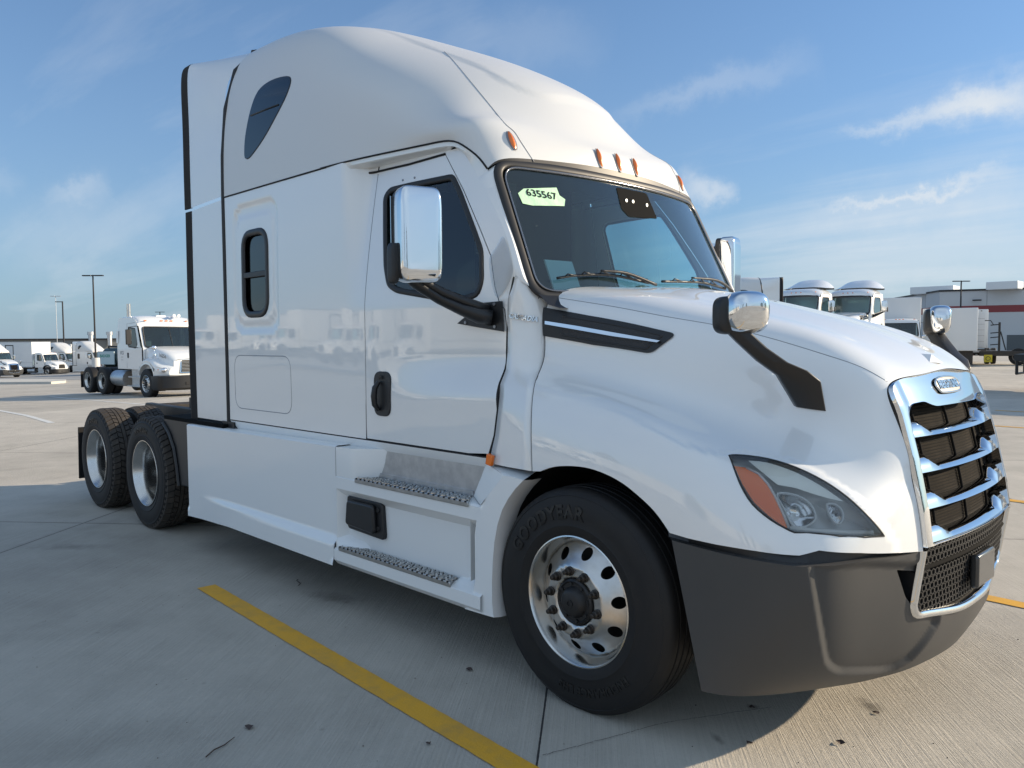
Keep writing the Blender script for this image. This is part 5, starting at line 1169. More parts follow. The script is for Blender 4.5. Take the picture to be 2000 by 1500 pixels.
# litter on the concrete
tw = MB().tube([(-.785, -2.575, .006), (-.81, -2.53, .010), (-.825, -2.48, .006), (-.855, -2.42, .008)], [.0025, .003, .0025, .0015], 6).build('twig', mat('dry_wood', (.07, .045, .03), .8)); tag(tw, 'thin brown curved twig lying on the shaded concrete left of the yellow line', 'twig')
tw = MB().tube([(-2.72, -1.06, .005), (-2.69, -1.09, .008), (-2.62, -1.10, .005), (-2.58, -1.14, .005)], [.002, .003, .003, .0015], 6).build('twig', mat('dry_wood2', (.05, .035, .025), .8)); tag(tw, 'short dark twig on the concrete just beyond the upper end of the yellow line', 'twig')
lm = mat('dry_leaf', (.06, .04, .035), .8)
for (x, y, s, l) in [(-.90, -2.33, .030, 'dark dry leaf on the shaded concrete in front of the skirts, left of the twig'), (-.675, -1.25, .024, 'small reddish bottle-cap sized leaf between the yellow line and the front tyre'), (-.23, -1.87, .016, 'tiny dark leaf right of the yellow line near the bottom edge'), (.56, -.62, .018, 'dark leaf at the edge of the sunlit concrete under the bumper'), (.72, -.93, .02, 'leaf with a long shadow on sunlit concrete below the bumper corner'), (.98, -.28, .02, 'leaf on the oil stain in the sunlit concrete'), (.98, -.66, .024, 'largest dark leaf on the sunlit concrete at lower right')]:
    a = random.random()*3; V = [(x+s*math.cos(a+t)*(1 if i % 2 else .6), y+s*.6*math.sin(a+t), .004+.012*random.random()) for i, t in enumerate(np.arange(7)*.9)]
    o = mk('dry_leaf', V+[(x, y, .010)], [(i, (i+1) % 7, 7) for i in range(7)], lm, smooth=False); tag(o, l, 'leaf')
gm_ = MB()
for k in range(240):
    x, y = random.uniform(-4, 2.0), random.uniform(-3.2, 1.2); s = random.uniform(.0012, .0035)*(1.8 if random.random() < .08 else 1)
    V, F = superell((x, y, s*.5), (s, s*.8, s*.7), 2, 6, 4); gm_.add(V, F)
gr_ = gm_.build('grit', mat('grit', (.16, .14, .12), .9), auto=False); tag(gr_, 'fine grit scattered over the concrete', kind='stuff')
ck = MB(); cpts = smooth_curve([(.17, -1.6), (.28, -1.27), (.35, -1.05), (.42, -.91), (.62, -.55)], 10)
for a, b in zip(cpts[:-1], cpts[1:]):
    a = a+np.random.RandomState(int(abs(a[0])*1e4)).randn(2)*.002; ck.add([(a[0]-.0012, a[1], .0042), (a[0]+.0014, a[1], .0042), (b[0]+.0012, b[1], .0042), (b[0]-.0012, b[1], .0042)], [(0, 1, 2, 3)])
o = ck.build('ground_crack', M_['gap'], auto=False); tag(o, 'hairline crack in the shaded concrete before the bumper', kind='structure')

# ------------------------------------------------------------------ background helpers
def at_depth(px, py, d): return CAM+ray(px, py)*(d/FPX)
def on_depth(px, d):
    P = at_depth(px, 700, d); return np.array([P[0], P[1], float(gz(P[0], P[1]))])
def copy_tree(o, parent=None, skip=(), depth=0):
    c = o.copy(); COL.objects.link(c); c.parent = parent
    for k in [k for k in bpy.data.objects if k.parent == o and k is not c]:
        if k.name.split('.')[0] in skip: continue
        copy_tree(k, c, skip, depth+1)
    return c
SKIP = {'wheel_nut', 'sidewall_lettering', 'hole_rims', 'hand_hole', 'paper_number_tag', 'dashboard_paper', 'cabin_lining', 'air_lines', 'seat', 'steering_wheel', 'screw_cap', 'bolt', 'bracket_screw', 'rim_sticker', 'tread_pattern', 'bulb', 'wiper', 'engine_block', 'front_crossmember', 'honeycomb', 'sensor_housing', 'bezel_ring', 'emblem', 'tread', 'roof_joint', 'divider', 'roof_light_stub', 'printed_number', 'fifth_wheel', 'badge_lettering', 'clear_deflector', 'door_lining', 'instrument_hood', 'rim_sticker', 'washer_nozzle', 'hood_gap', 'hood_joint'}
def clone(label, loc, rz, group, skip=SKIP, scale=1):
    c = copy_tree(truck, None, skip); c.location = tuple(loc); c.rotation_euler = (0, 0, rz); c.scale = (scale,)*3
    c['label'] = label; c['group'] = group; return c
G1 = 'white trucks parked in a row at the far left'
# ---- day cabs with roof fairings
def make_daycab(label, loc, rz, group):
    sk = set(SKIP) | {'roof_cap', 'sleeper_side', 'sleeper_window', 'side_extender', 'side_skirt', 'roof_side_window', 'extender_gap', 'marker_lamp', 'mudguard', 'deck_plate', 'hatch_gap', 'roof_seam', 'back_wall', 'rocker_panel', 'cab_mount_cover', 'sill_gap', 'fairing_gap', 'paper_number_tag', 'roof_drip_edge'}
    c = copy_tree(truck, None, sk)
    for k in [k for k in c.children if k.name.startswith('wheel')]:
        if k.location.x < -1: k.location.x += 1.9
    secs = []
    for x, zt, hw, zs in ((-2.06, 2.98, .99, 2.74), (-1.6, 3.0, .99, 2.76), (-1.2, 2.96, .985, 2.76), (-.95, 2.86, .97, 2.72), (-.81, 2.74, .965, 2.62), (-.78, 2.68, .955, 2.60)):
        secs.append([(x+.12*(1-(abs(y)/hw)**2)*ss(-1.3, -.9, x), y, zs+(zt-zs)*(1-abs(y/hw)**4.5)) for y in np.linspace(-hw, hw, 25)])
    r = MB().loft(secs).build('roof', M_['paint'], c); 
    for y in (-.8, -.2, 0, .2, .8): b = MB(); V, F = superell((-.80+.06*(1-abs(y)), y, 2.80), (.03, .02, .02), 3, 10, 6); b.add(V, F); b.build('marker_lamp', M_['amber'], c)
    for s in (-1, 1):
        MB().add([(-1.757, s*1.118, 1.08), (-2.06, s*1.118, 1.08), (-2.06, s*1.08, 1.95), (-2.06, s*.99, 2.76), (-1.757, s*.99, 2.76), (-1.757, s*1.118, 1.9)], [(0, 1, 2, 3, 4, 5)]).build('cab_corner', M_['paint'], c, smooth=False)
        MB().box((-2.0, s*1.19-.02, .32), (-1.95, s*1.19+.02, 1.0)).build('tank_side', M_['alu'], c)
    MB().add([(-2.06, -1.11, 1.0), (-2.06, 1.11, 1.0), (-2.06, .99, 2.76), (-2.06, .6, 2.96), (-2.06, -.6, 2.96), (-2.06, -.99, 2.76)], [(0, 1, 2, 3, 4, 5)]).build('back_wall', M_['paint'], c, smooth=False)
    # hollow roof fairing, open to the front
    ys = np.linspace(-.95, .95, 21); top = lambda f: [(-2.25+f*.75, y, 2.98+(.40-.34*f)*(1-abs(y/.97)**3.2)) for y in ys]
    MB().loft([[(-2.45, y, 2.98+.43*(1-abs(y/.99)**3.2)) for y in ys], top(0), top(.5), top(1)]).build('roof_fairing', M_['paint'], c)
    MB().loft([[(-2.43, y, 2.96+.41*(1-abs(y/.99)**3.2)) for y in ys], [(-2.43, y, 2.95) for y in ys]]).build('fairing_back', M_['cabin_grey'], c)
    c.location = tuple(loc); c.rotation_euler = (0, 0, rz); c['label'] = label; c['group'] = group; return c

# ---- generic older conventional truck and the box truck
OLD = {}
def conventional(label, cat, sleeper=1.25, box=None, tone='paint', hoodtxt=None, stack=True, flare=False, roofz=2.83, wb=4.1, tand=True, name='parked_truck', dark_grille=False):
    t = empty(name, label, cat); P_ = M_[tone]
    xb = -1.95-sleeper
    def fc(x, z): return np.stack([x, -(1.06-.05*np.clip((z-1.7)/1.1, 0, 1)), z], -1)
    side = [(xb, .98), (-.50, .98), (-.50, 1.72), (-.62, 1.80), (-.92, 2.55), (-1.05, roofz-.12), (-1.3, roofz-.02), (xb+.12, roofz-.02), (xb, roofz-.14)]
    win = round_poly([(-1.62, 1.80), (-.98, 1.72), (-.86, 1.86), (-1.06, 2.42), (-1.62, 2.47)], .06)
    s1 = sheet('cab_side', fc, side, P_, t, [win], step=.08); s2 = mir(s1)
    for s_, f in ((s1, 1), (s2, -1)):
        g = sheet('door_window', (lambda x, z: fc(x, z)+np.array([0, .012, 0])) , win, M_['glass_side'], s_, step=.2)
        w = resample(np.array(win), .04, True); q = fc(w[:, 0], w[:, 1]); r = ribbon(q, np.tile([0, -1., 0], (len(q), 1)), .035, .01, 'window_rubber', M_['rubber'], s_, True, 3)
        dg = seam([fc(np.array(a), np.array(b)) for a, b in [(-1.72, 1.02), (-1.72, 2.6), (-1.1, 2.62)]], .007, 'door_gap', M_['text_grey'], s_)
        hd = MB().box((-1.66, -1.075, 1.38), (-1.56, -1.06, 1.56)).build('door_handle', M_['black'], s_)
        if f < 0:
            for a in (g, r, dg, hd): mir(a, s_); bpy.data.objects.remove(a)
    ys = np.linspace(-1.012, 1.012, 25); arc = lambda h: h*(1-np.abs(ys/1.012)**5)
    xs = [(-.90, 2.50, .0), (-.93, 2.60, .03), (-1.02, roofz-.16, .05), (-1.2, roofz-.05, .06), (-1.6, roofz-.02, .08), (xb+.2, roofz-.02, .08), (xb, roofz-.10, .05), (xb, 1.0, .0)]
    MB().loft([[(x+(.12*(1-(y/1.012)**2) if x > -1.5 else 0), y, z+a-(.10 if abs(y) > 1.0 and 2.6 < z else 0)) for y, a in zip(ys, arc(h))] for x, z, h in xs]).build('cab_roof', P_, t)
    fw_ = lambda y, z: np.stack([-.50-.46*(z-1.72)+.13*(1-(np.abs(y)/1.0)**2), y, z], -1)
    wo = round_poly([(-.93, 1.76), (.93, 1.76), (.88, 2.47), (-.88, 2.47)], .09); ws_ = sheet('windscreen', fw_, wo, M_['glass'], t, step=.12)
    w = resample(np.array(wo), .05, True); ribbon(fw_(w[:, 0], w[:, 1]), np.tile([.9, 0, .42], (len(w), 1)), .05, .015, 'windscreen_rubber', M_['rubber'], ws_, True, 4)
    fr = [(-1.01, 1.0), (1.01, 1.0), (1.01, 1.72), (.985, 2.52), (-.985, 2.52), (-1.01, 1.72)]
    sheet('cab_front', lambda y, z: np.stack([np.where(z > 1.72, -.515-.46*(z-1.72)+.13*(1-(np.abs(y)/1.0)**2), -.515+.13*(1-(np.abs(y)/1.0)**2)), y, z], -1), fr, P_, t, [wo], step=.08)
    MB().tube([tuple(fw_(np.array(0.), np.array(z))+np.array([.006, 0, 0])) for z in (1.78, 2.46)], .012, 6).build('windscreen_divider', M_['rubber'], ws_)
    il = MB(); il.box((xb+.1, -1.0, 1.0), (-.7, 1.0, 1.04)); il.box((-1.95, -1.0, 1.04), (-1.9, 1.0, roofz-.2)); il.box((-.95, -.95, 1.4), (-.62, .95, 1.74)); il.build('cabin_lining', M_['cabin'], t)
    for y in (-.45, .45): MB().box((-1.75, y-.24, 1.3), (-1.6, y+.24, 2.15)).build('seat', M_['cabin'], t, bev=.04)
    # hood
    hs = [(-.45, 1.79, 1.70, .93), (-.1, 1.76, 1.66, .90), (.3, 1.68, 1.58, .84), (.65, 1.57, 1.47, .76), (.88, 1.45, 1.35, .68), (.96, 1.36, 1.27, .64)]
    rows = []
    for x, zt, zs, hw in hs:
        rows.append([(x, -hw-.04, .95), (x, -hw-.02, zs-.3), (x, -hw, zs-.06), (x, -hw+.07, zs+.03)]+[(x, y, zt-(zt-zs-.05)*(abs(y)/hw)**2.5) for y in np.linspace(-hw+.16, hw-.16, 9)]+[(x, hw-.07, zs+.03), (x, hw, zs-.06), (x, hw+.02, zs-.3), (x, hw+.04, .95)])
    hd_ = MB().loft(rows).build('hood', P_, t)
    for s in (-1, 1):
        fr_ = []
        for (x, z) in [(-.66, .88), (-.63, 1.08), (-.50, 1.23), (-.28, 1.34), (0, 1.38), (.30, 1.33), (.52, 1.20), (.68, 1.12), (.86, 1.06), (.98, .98)]:
            yi = .80 if x < .3 else .68; yo = 1.15 if x < .6 else 1.15-.32*((x-.6)/.38)**1.6
            fr_.append([(x, s*yi, z+.10), (x, s*(yi+yo)/2, z+.06), (x, s*(yo-.06), z), (x, s*yo, z-.07), (x, s*yo, z-.13 if .6 > x > -.6 else z-.16)])
        f_ = MB().loft(fr_).build('fender', P_ if not flare else P_, t)
        if flare or True:
            a = [(-.62+.0, .80), (-.56, .98), (-.42, 1.12), (-.2, 1.21), (0, 1.235), (.25, 1.20), (.45, 1.08), (.56, .92), (.60, .78)]
            MB().loft([[(x, s*(1.15+(.05 if flare else .004)), z+(.05 if flare else .015)) for x, z in a], [(x*.93, s*(1.16+(.05 if flare else 0)), (z-.5)*.93+.5) for x, z in a], [(x*.93, s*.7, (z-.5)*.93+.5) for x, z in a]]).build('fender_lip', M_['black'] if flare else P_, f_)
        fp = [(.58, .80), (.60, .98), (.70, 1.12), (.98, .98), (1.0, .74)]
        MB().add([(x, s*(1.15-.32*max(0, (x-.6)/.38)**1.6 if x > .6 else 1.15), z) for x, z in fp], [(0, 1, 2, 3, 4)]).build('fender_front', P_, f_, smooth=False)
        V, F = superell((.845, s*.90, .985), (.10, .17, .085), 2.6, 20, 10, R=rotz(-s*.75)); m_ = MB(); m_.add(V, F); m_.build('headlamp', M_['lens'], t, auto=False).data.materials[0] = M_['silver']
        V, F = superell((.70, s*1.045, 1.0), (.05, .05, .05), 2.6, 12, 8); m_ = MB(); m_.add(V, F); m_.build('turn_signal', M_['amber'], t, auto=False)
        m_ = MB(); m_.box((-.86, s*1.36-.10, 1.85), (-.80, s*1.36+.10, 2.38)); m_ = m_.build('door_mirror', M_['black'], t, bev=.02)
        MB().tube([(-.78, s*1.06, 2.50), (-.82, s*1.36, 2.46), (-.84, s*1.40, 2.1), (-.82, s*1.36, 1.76), (-.78, s*1.06, 1.74)], .014, 6).build('mirror_arm', M_['black'], m_)
        V, F = superell((.35, s*1.02, 1.74), (.06, .085, .075), 2.2, 14, 9); m_ = MB(); m_.add(V, F); m_.tube([(.35, s*1.0, 1.70), (.28, s*1.04, 1.36)], .012, 6); m_.tube([(.35, s*1.0, 1.70), (.45, s*1.0, 1.34)], .012, 6); m_.build('hood_mirror', M_['chrome'], t, auto=False)
        m_ = MB(); m_.box((-1.70, s*1.02-.06, .36), (-.66, s*1.02+.06, .40)); m_.box((-1.68, s*1.0-.05, .68), (-.70, s*1.0+.05, .72)); m_.box((-1.6, s*.9-.05, .36), (-.75, s*.9+.05, .98)); m_.build('steps', M_['alu_plate'], t)
        if sleeper > .2:
            w = MB().box((-2.55, s*1.062-.006, 1.9), (-2.38, s*1.062+.006, 2.35)).build('bunk_vent', M_['plastic_white'], t, bev=.004)
        tkk = MB().tube([(-2.0, s*.83, .62), (-3.1, s*.83, .62)], .29, 20).build('fuel_tank', M_['alu_plate'] if not box else M_['black'], t)
    nose = MB()
    for s in (-1, 1): nose.hexa([(.90, s*.40, .78), (.972, s*.40, .78), (.965, s*.84, .80), (.86, s*.84, .80), (.86, s*.40, 1.30), (.955, s*.40, 1.28), (.955, s*.80, 1.03), (.86, s*.80, 1.03)])
    nose.box((.86, -.64, .78), (.965, .64, .87)); nose.build('nose_panel', P_, t, bev=.02)
    MB().add([(.958, -.64, .95), (.958, .64, .95), (.958, .64, 1.27), (.958, .45, 1.33), (.958, -.45, 1.33), (.958, -.64, 1.27)], [(0, 1, 2, 3, 4, 5)]).build('hood_front', P_, t, smooth=False)
    # grille
    g_ = MB().hexa([(.93, -.46, .86), (1.0, -.46, .86), (1.0, .46, .86), (.93, .46, .86), (.87, -.40, 1.36), (.95, -.40, 1.36), (.95, .40, 1.36), (.87, .40, 1.36)]).build('grille', M_['chrome'] if not dark_grille else M_['black'], t, bev=.02)
    MB().hexa([(.99, -.40, .90), (1.006, -.40, .90), (1.006, .40, .90), (.99, .40, .90), (.945, -.35, 1.31), (.961, -.35, 1.31), (.961, .35, 1.31), (.945, .35, 1.31)]).build('radiator_screen', M_['core'], g_)
    for k in range(8): z = .93+k*.048; MB().box((.99-.09*(z-.9), -.39, z-.010), (1.03-.10*(z-.9), .39, z+.010)).build('grille_bar', M_['alu'] if not dark_grille else M_['black'], g_)
    bp = [(.30, -1.18), (.62, -1.18), (.95, -1.10), (1.18, -.75), (1.25, -.3), (1.25, .3), (1.18, .75), (.95, 1.10), (.62, 1.18), (.30, 1.18)]
    q = smooth_curve([np.array(p) for p in bp], 4)
    b_ = MB().loft([[(x*.93, y*.97, .30) for x, y in q], [(x, y, .38) for x, y in q], [(x, y, .78) for x, y in q], [(x-.10, y*.93, .80) for x, y in q]]).build('bumper', M_['black'], t)
    for k, y in enumerate((-.25, .25)): MB().box((1.16, y-.12, .48), (1.262, y+.12, .58)).build('bumper_opening', M_['gap'], b_)
    for y in (-.75, -.18, 0, .18, .75): MB().box((-.93+.06*(1-y*y), y-.05, 2.675), (-.88+.06*(1-y*y), y+.05, 2.71)).build('marker_lamp', M_['amber'], t, bev=.008)
    # frame and wheels
    MB().box((-wb-1.3, -.42, .70), (.4, -.34, .95)).box((-wb-1.3, .34, .70), (.4, .42, .95)).box((-wb-1.2, -.8, .45), (-wb+.9, .8, .55)).build('chassis_frame', M_['dark_steel'], t)
    for s in (-1, 1):
        w = copy_tree(fwheel, t, {'sidewall_lettering', 'rim_sticker', 'hole_rims'}); w.location = (0, s*1.19, .503); w.rotation_euler = (0, 0, 0 if s < 0 else math.pi)
        for k in ((0, -1.32) if tand else (0,)):
            w = copy_tree(dwheel, t, {'sidewall_lettering', 'hand_hole', 'tread'}); w.location = (-wb+(.66 if tand else 0)+k, s*1.2, .503); w.rotation_euler = (0, 0, 0 if s < 0 else math.pi)
        MB().box((-wb-1.32, s*.9-.3, .2), (-wb-1.30, s*.9+.3, .82)).build('mudflap', M_['rubber'], t)
    MB().box((-.4, -.5, .5), (.9, .5, 1.2)).build('engine_block', M_['rubber'], t)
    if stack: MB().tube([(xb-.15, .0-.55, 1.0), (xb-.15, -.55, 3.35)], .075, 16).build('exhaust_stack', M_['alu'], t)
    return t
M_['box_white'] = mat('box_body_white', (.66, .68, .69), .4, coat=.3, var=(.8, .35, (.58, .60, .62)))
old = conventional('older white flat-roofed tractor with exhaust stack, parked left of the big truck', 'truck', sleeper=.55, wb=4.3)
fwp = at_depth(287, 700, 27.6); old.location = (float(fwp[0])-.10, float(fwp[1])+1.12, float(gz(*fwp[:2]))-.05); old.rotation_euler = (0, 0, rad(4))
# painted numbers on its hood and door lettering
tV, tF = text_mesh('16256', .17, .002, .003); mk('hood_number', np.stack([.55-tV[:, 1]*.5*0+tV[:, 0]*1.0, -.80+tV[:, 1]*.0-.03+tV[:, 0]*.13, 1.46+tV[:, 1]-.16*tV[:, 0]], -1), tF, M_['text_grey'], old, smooth=False)
for k, (s, z) in enumerate([('FCS', 1.55), ('00 413', 1.40), ('TARE', 1.30)]):
    tV, tF = text_mesh(s if k == 0 else '=====', .17 if k == 0 else .07, .002); mk('door_lettering', np.stack([-2.12+tV[:, 0], -1.066-tV[:, 2], z+tV[:, 1]], -1), tF, M_['text_grey'], old, smooth=False)
bc = MB().box((-1.5, -.2, roofz_ if False else 2.84), (-1.2, .15, 2.90)).build('roof_hatch', M_['plastic_white'], old, bev=.01)
for y in (.25, .42): MB().tube([(-1.0, y, 2.86), (-.78, y, 2.88), (-.74, y, 2.88)], [.03, .04, .06], 12).build('air_horn', M_['plastic_white'], old)

# box truck
bt_ = conventional('white box truck with plain dark grille and white wheels in the far left row', 'truck', sleeper=0, tone='paint', stack=False, flare=True, wb=5.6, tand=False, name='box_truck', dark_grille=True, roofz=2.70)
bx = MB().box((-8.6, -1.28, 1.05), (-2.1, 1.28, 3.95)).build('box_body', M_['box_white'], bt_, bev=.03)
fr = MB()
for s in (-1, 1):
    fr.box((-8.62, s*1.285-.01, 3.88), (-2.08, s*1.285+.01, 3.97)); fr.box((-8.62, s*1.285-.01, 1.0), (-2.08, s*1.285+.01, 1.12)); fr.box((-8.62, s*1.285-.008, 1.55), (-2.08, s*1.285+.008, 1.60))
fr.build('box_rails', M_['alu_plate'], bx)
dr = MB(); 
for (a, b, c, d) in ((-6.2, 1.6, -6.1, 3.6), (-5.0, 1.6, -4.9, 3.6), (-6.2, 3.5, -4.9, 3.6)): dr.box((a, -1.30, b), (c, -1.28, d))
dr.build('side_door_frame', M_['rubber'], bx)
tV, tF = text_mesh('54076', .16, .002, .002); mk('hood_number', np.stack([.62+tV[:, 0], -.86+.1*tV[:, 0]*0-tV[:, 2]-.0+0*tV[:, 0], 1.36+tV[:, 1]], -1), tF, M_['ink'], bt_, smooth=False)
def settle(o, px, d, rz, dz=0):
    P = on_depth(px, d); o.location = (P[0], P[1], P[2]+dz); o.rotation_euler = (0, 0, rz)
settle(bt_, 108, 94, rad(27)); bt_['group'] = G1
clone('white sleeper tractor with grey bumper cut by the left edge of the picture', on_depth(12, 86), rad(22), G1)
clone('white raised-roof sleeper tractor between the box truck and the lamp post base', on_depth(150, 101), rad(24), G1)
clone('white raised-roof sleeper tractor just right of the round white lamp post base', on_depth(204, 98), rad(20), G1)
b2 = copy_tree(bt_); settle(b2, 178, 108, rad(24)); b2['label'] = 'white box truck mostly hidden between two sleeper tractors in the far row'
# green tanker behind
tk_ = empty('tank_trailer', 'dark tanker with a pale green-lettered panel behind the older white tractor', 'tanker')
tb = MB().tube([(0, 0, 1.9), (0.1, 0, 1.9), (5, 0, 1.9)], [.9, 1.05, 1.05], 28).build('tank', mat('tank_dark', (.035, .06, .065), .4), tk_)
MB().box((-.2, -1.2, 1.2), (2.4, -1.1, 2.6)).build('sign_panel', mat('pale_panel', (.42, .52, .55), .5), tk_, bev=.02)
tV, tF = text_mesh('BADGER', .42, .004, .01); mk('panel_lettering', np.stack([1.0+tV[:, 0], -1.205-tV[:, 2], 2.1+tV[:, 1]], -1), tF, mat('green_lettering', (.02, .22, .16), .5), tk_, smooth=False)
MB().tube([(.1, 0, 2.9), (.5, -.3, 3.15), (1.4, -.2, 3.1), (2.6, 0, 3.0)], .09, 8).build('hose', M_['black'], tk_)
MB().box((-.3, -1.1, .6), (6, 1.1, .95)).build('chassis_frame', M_['dark_steel'], tk_)
for x in (.8, 2.0, 4.6):
    for s in (-1, 1): w = copy_tree(dwheel, tk_, {'sidewall_lettering', 'hand_hole', 'tread'}); w.location = (x, s*1.2, .503); w.rotation_euler = (0, 0, 0 if s < 0 else math.pi)
settle(tk_, 212, 88, rad(20))

# ---- lamp posts
M_['pole'] = mat('dark_bronze_pole', (.025, .024, .026), .5, .4)
def lamp_post(px, ytop, d, zt, label, arms=2, base=True, r=.09, m='pole', ang=0):
    P = on_depth(px, d); o = empty('lamp_post', label, 'lamp post', tuple(P)); h = zt-P[2]
    po = MB().tube([(0, 0, 0), (0, 0, h)], [r, r*.72], 10).build('pole', M_[m], o)
    for k in range(arms):
        a = ang+math.pi*k; R = rotz(a)
        lh = MB().box((.12, -.16, h-.12), (.95, .16, h-.02), R=R).build('lamp_head', M_[m], o, bev=.02)
        MB().tube([(0, 0, h-.06), tuple(np.array(R)@np.array([.2, 0, h-.06]))], .035, 6).build('bracket', M_[m], lh)
    if base: MB().lathe([(0, .95), (.30, .95), (.33, .9), (.33, 0)], ax='z', n=20).build('concrete_base', mat('post_base', (.55, .54, .52), .8), o)
    return o
va = math.atan2(CR[1], CR[0])
P = on_depth(187, 75)
lp = lamp_post(187, 537, 75, 8.0, 'tallest double-headed dark lamp post on a round white base at the left', ang=va); 
for c in lp.children:
    if c.name.startswith('concrete_base'): c.scale = (1.05, 1.05, 1.9)
lamp_post(126, 586, 112, 7.5, 'single-armed dark lamp post behind the box truck', 1, True, .12, ang=va+math.pi)
lamp_post(113, 575, 150, 10.5, 'very thin pale floodlight mast left of the single-armed lamp post', 2, False, .06, 'alu_plate', ang=va)
lamp_post(315, 608, 165, 8.0, 'distant double-headed lamp post showing above the older white tractor', 2, False, .12, ang=va)
lamp_post(1874, 550, 92, 8.1, 'double-headed dark lamp post in front of the warehouse at the right', 2, True, .10, ang=va)

# ---- low grey building at the left
bw = mat('grey_metal_cladding', (.16, .165, .165), .55, var=(.3, .4, (.13, .135, .135)))
A = on_depth(-60, 150); B = on_depth(520, 172); A2 = np.array([A[0], A[1]]); B2 = np.array([B[0], B[1]]); tdir = (B2-A2)/np.linalg.norm(B2-A2); nd_ = np.array([-tdir[1], tdir[0]]); 
if nd_@(A2-CAM[:2]) < 0: nd_ = -nd_
bl = empty('low_workshop', 'long low grey workshop with dark roof edge behind the far left trucks', 'building', (A[0], A[1], A[2]))
def wallbox(a, b, dep, z0, z1, nm, m, par, off=0.0, base=A):
    a = np.array(a)+nd_*off; b = np.array(b)+nd_*off; V = []
    for z in (z0, z1):
        for p in (a, b, b+nd_*dep, a+nd_*dep): V.append((p[0]-base[0], p[1]-base[1], z-base[2]))
    return MB().hexa(V).build(nm, m, par, smooth=False)
wallbox(A2, B2, 20, A[2]-.5, 2.35, 'wall', bw, bl); wallbox(A2, B2, 20.6, 2.35, 2.62, 'roof_edge', M_['pole'], bl, -.3)
for px, h in ((160, 1.0), (196, 1.1)):
    f = (px+60)/580; p = A2+(B2-A2)*f-nd_*.6; v = MB().tube([(p[0]-A[0], p[1]-A[1], 1.2-A[2]), (p[0]-A[0], p[1]-A[1], 3.3-A[2])], .45, 14); v.tube([(p[0]-A[0], p[1]-A[1], 3.3-A[2]), (p[0]-A[0], p[1]-A[1], 3.9-A[2])], .62, 14); v.build('roof_vent', M_['alu_plate'], bl)
p = A2+(B2-A2)*.48; wallbox(p, p+tdir*9, 4, 2.6, 4.1, 'roof_unit', M_['cabin_grey'], bl, .5)
# ---- warehouse at the right
wm = mat('painted_concrete_panel', (.50, .51, .52), .7, var=(.15, .5, (.44, .45, .46))); red = mat('red_band', (.22, .035, .04), .6)
C0 = at_depth(1835, 600, 96); C1 = at_depth(2450, 600, 84); Cb = at_depth(1700, 600, 126)
wh = empty('warehouse', 'white and grey tilt-up warehouse with a dark red band at the right', 'building', (C0[0], C0[1], 0))
def quadwall(p, q, z0, z1, nm, m, off):
    p = np.array(p[:2])-C0[:2]; q = np.array(q[:2])-C0[:2]; n = np.array([q[1]-p[1], p[0]-q[0]]); n /= np.linalg.norm(n)
    if n@(p+C0[:2]-CAM[:2]) > 0: n = -n
    o_ = n*off; return MB().hexa([(p[0], p[1], z0), (q[0], q[1], z0), (q[0]+o_[0], q[1]+o_[1], z0), (p[0]+o_[0], p[1]+o_[1], z0), (p[0], p[1], z1), (q[0], q[1], z1), (q[0]+o_[0], q[1]+o_[1], z1), (p[0]+o_[0], p[1]+o_[1], z1)]).build(nm, m, wh, smooth=False)
Cf = np.array([C1[0]-40*0, C1[1], 0]); back = (Cb[:2]+(C1[:2]-C0[:2]))
V = [(p[0]-C0[0], p[1]-C0[1], z) for z in (0, 7.15) for p in (C0, C1, back, Cb)]
MB().hexa(V).build('wall', wm, wh, smooth=False)
for p, q in ((C0, C1), (Cb, C0)):
    quadwall(p, q, 4.55, 5.35, 'red_band', red, .03); quadwall(p, q, 7.1, 7.3, 'parapet_cap', M_['pole'], .12)
    L = np.linalg.norm(q[:2]-p[:2]); n = int(L/4.5)
    for k in range(1, n):
        a = p+(q-p)*(k/n); b = p+(q-p)*(k/n+.06/L); quadwall(a, b, 0, 7.1, 'panel_joint', mat('joint_grey', (.30, .31, .32), .8) if k == 1 else bpy.data.materials['joint_grey'], .02)
quadwall(C0+(C1-C0)*.24, C0+(C1-C0)*.9, 0, 1.9, 'dock_plinth', M_['cabin_grey'], .04)
for (px, w, d) in ((1818, 5, 100), (1955, 3.2, 92)):
    P = at_depth(px, 600, d); MB().box((P[0]-C0[0]-w/2, P[1]-C0[1], 7.1), (P[0]-C0[0]+w/2, P[1]-C0[1]+2.5, 8.0)).build('roof_unit', M_['box_white'], wh, bev=.05)
for px in (1770, 1910): P = at_depth(px, 585, 94 if px > 1850 else 108); MB().box((-.5, -.3, 5.9), (.4, 0, 6.05), o=(P[0]-C0[0], P[1]-C0[1], 0)).build('wall_light', M_['pole'], wh)

# ---- trucks on the right, behind the hood
added_base = empty('added_platform', 'unseen low concrete platform added to raise the two day cabs behind the big hood', 'platform', (0, 0, 0))  # made-up support, out of view, added so the day cabs stand higher
Pd1 = at_depth(1540, 600, 33); Pd2 = at_depth(1643, 600, 33.5); dm = (Pd1+Pd2)/2
ry = math.atan2(CAM[1]-Pd1[1], CAM[0]-Pd1[0])-rad(23)
GD = 'white day cabs parked side by side behind the hood'
MB().box((-7.5, -3.4, 0), (1.6, 3.4, .78), R=rotz(ry), o=(dm[0], dm[1], 0)).build('added_slab', MC, added_base, bev=.03)
make_daycab('left one of the two white day cabs with roof fairing, behind the big hood', (Pd1[0], Pd1[1], .78), ry, GD)
make_daycab('right one of the two white day cabs with roof fairing, beside the warehouse', (Pd2[0], Pd2[1], .78), ry, GD)
Ps = at_depth(1527, 600, 30.0); c_ = clone('white raised-roof sleeper tractor seen from the side between the door mirror and the day cabs', (0, 0, 0), rad(218), GD+' row')
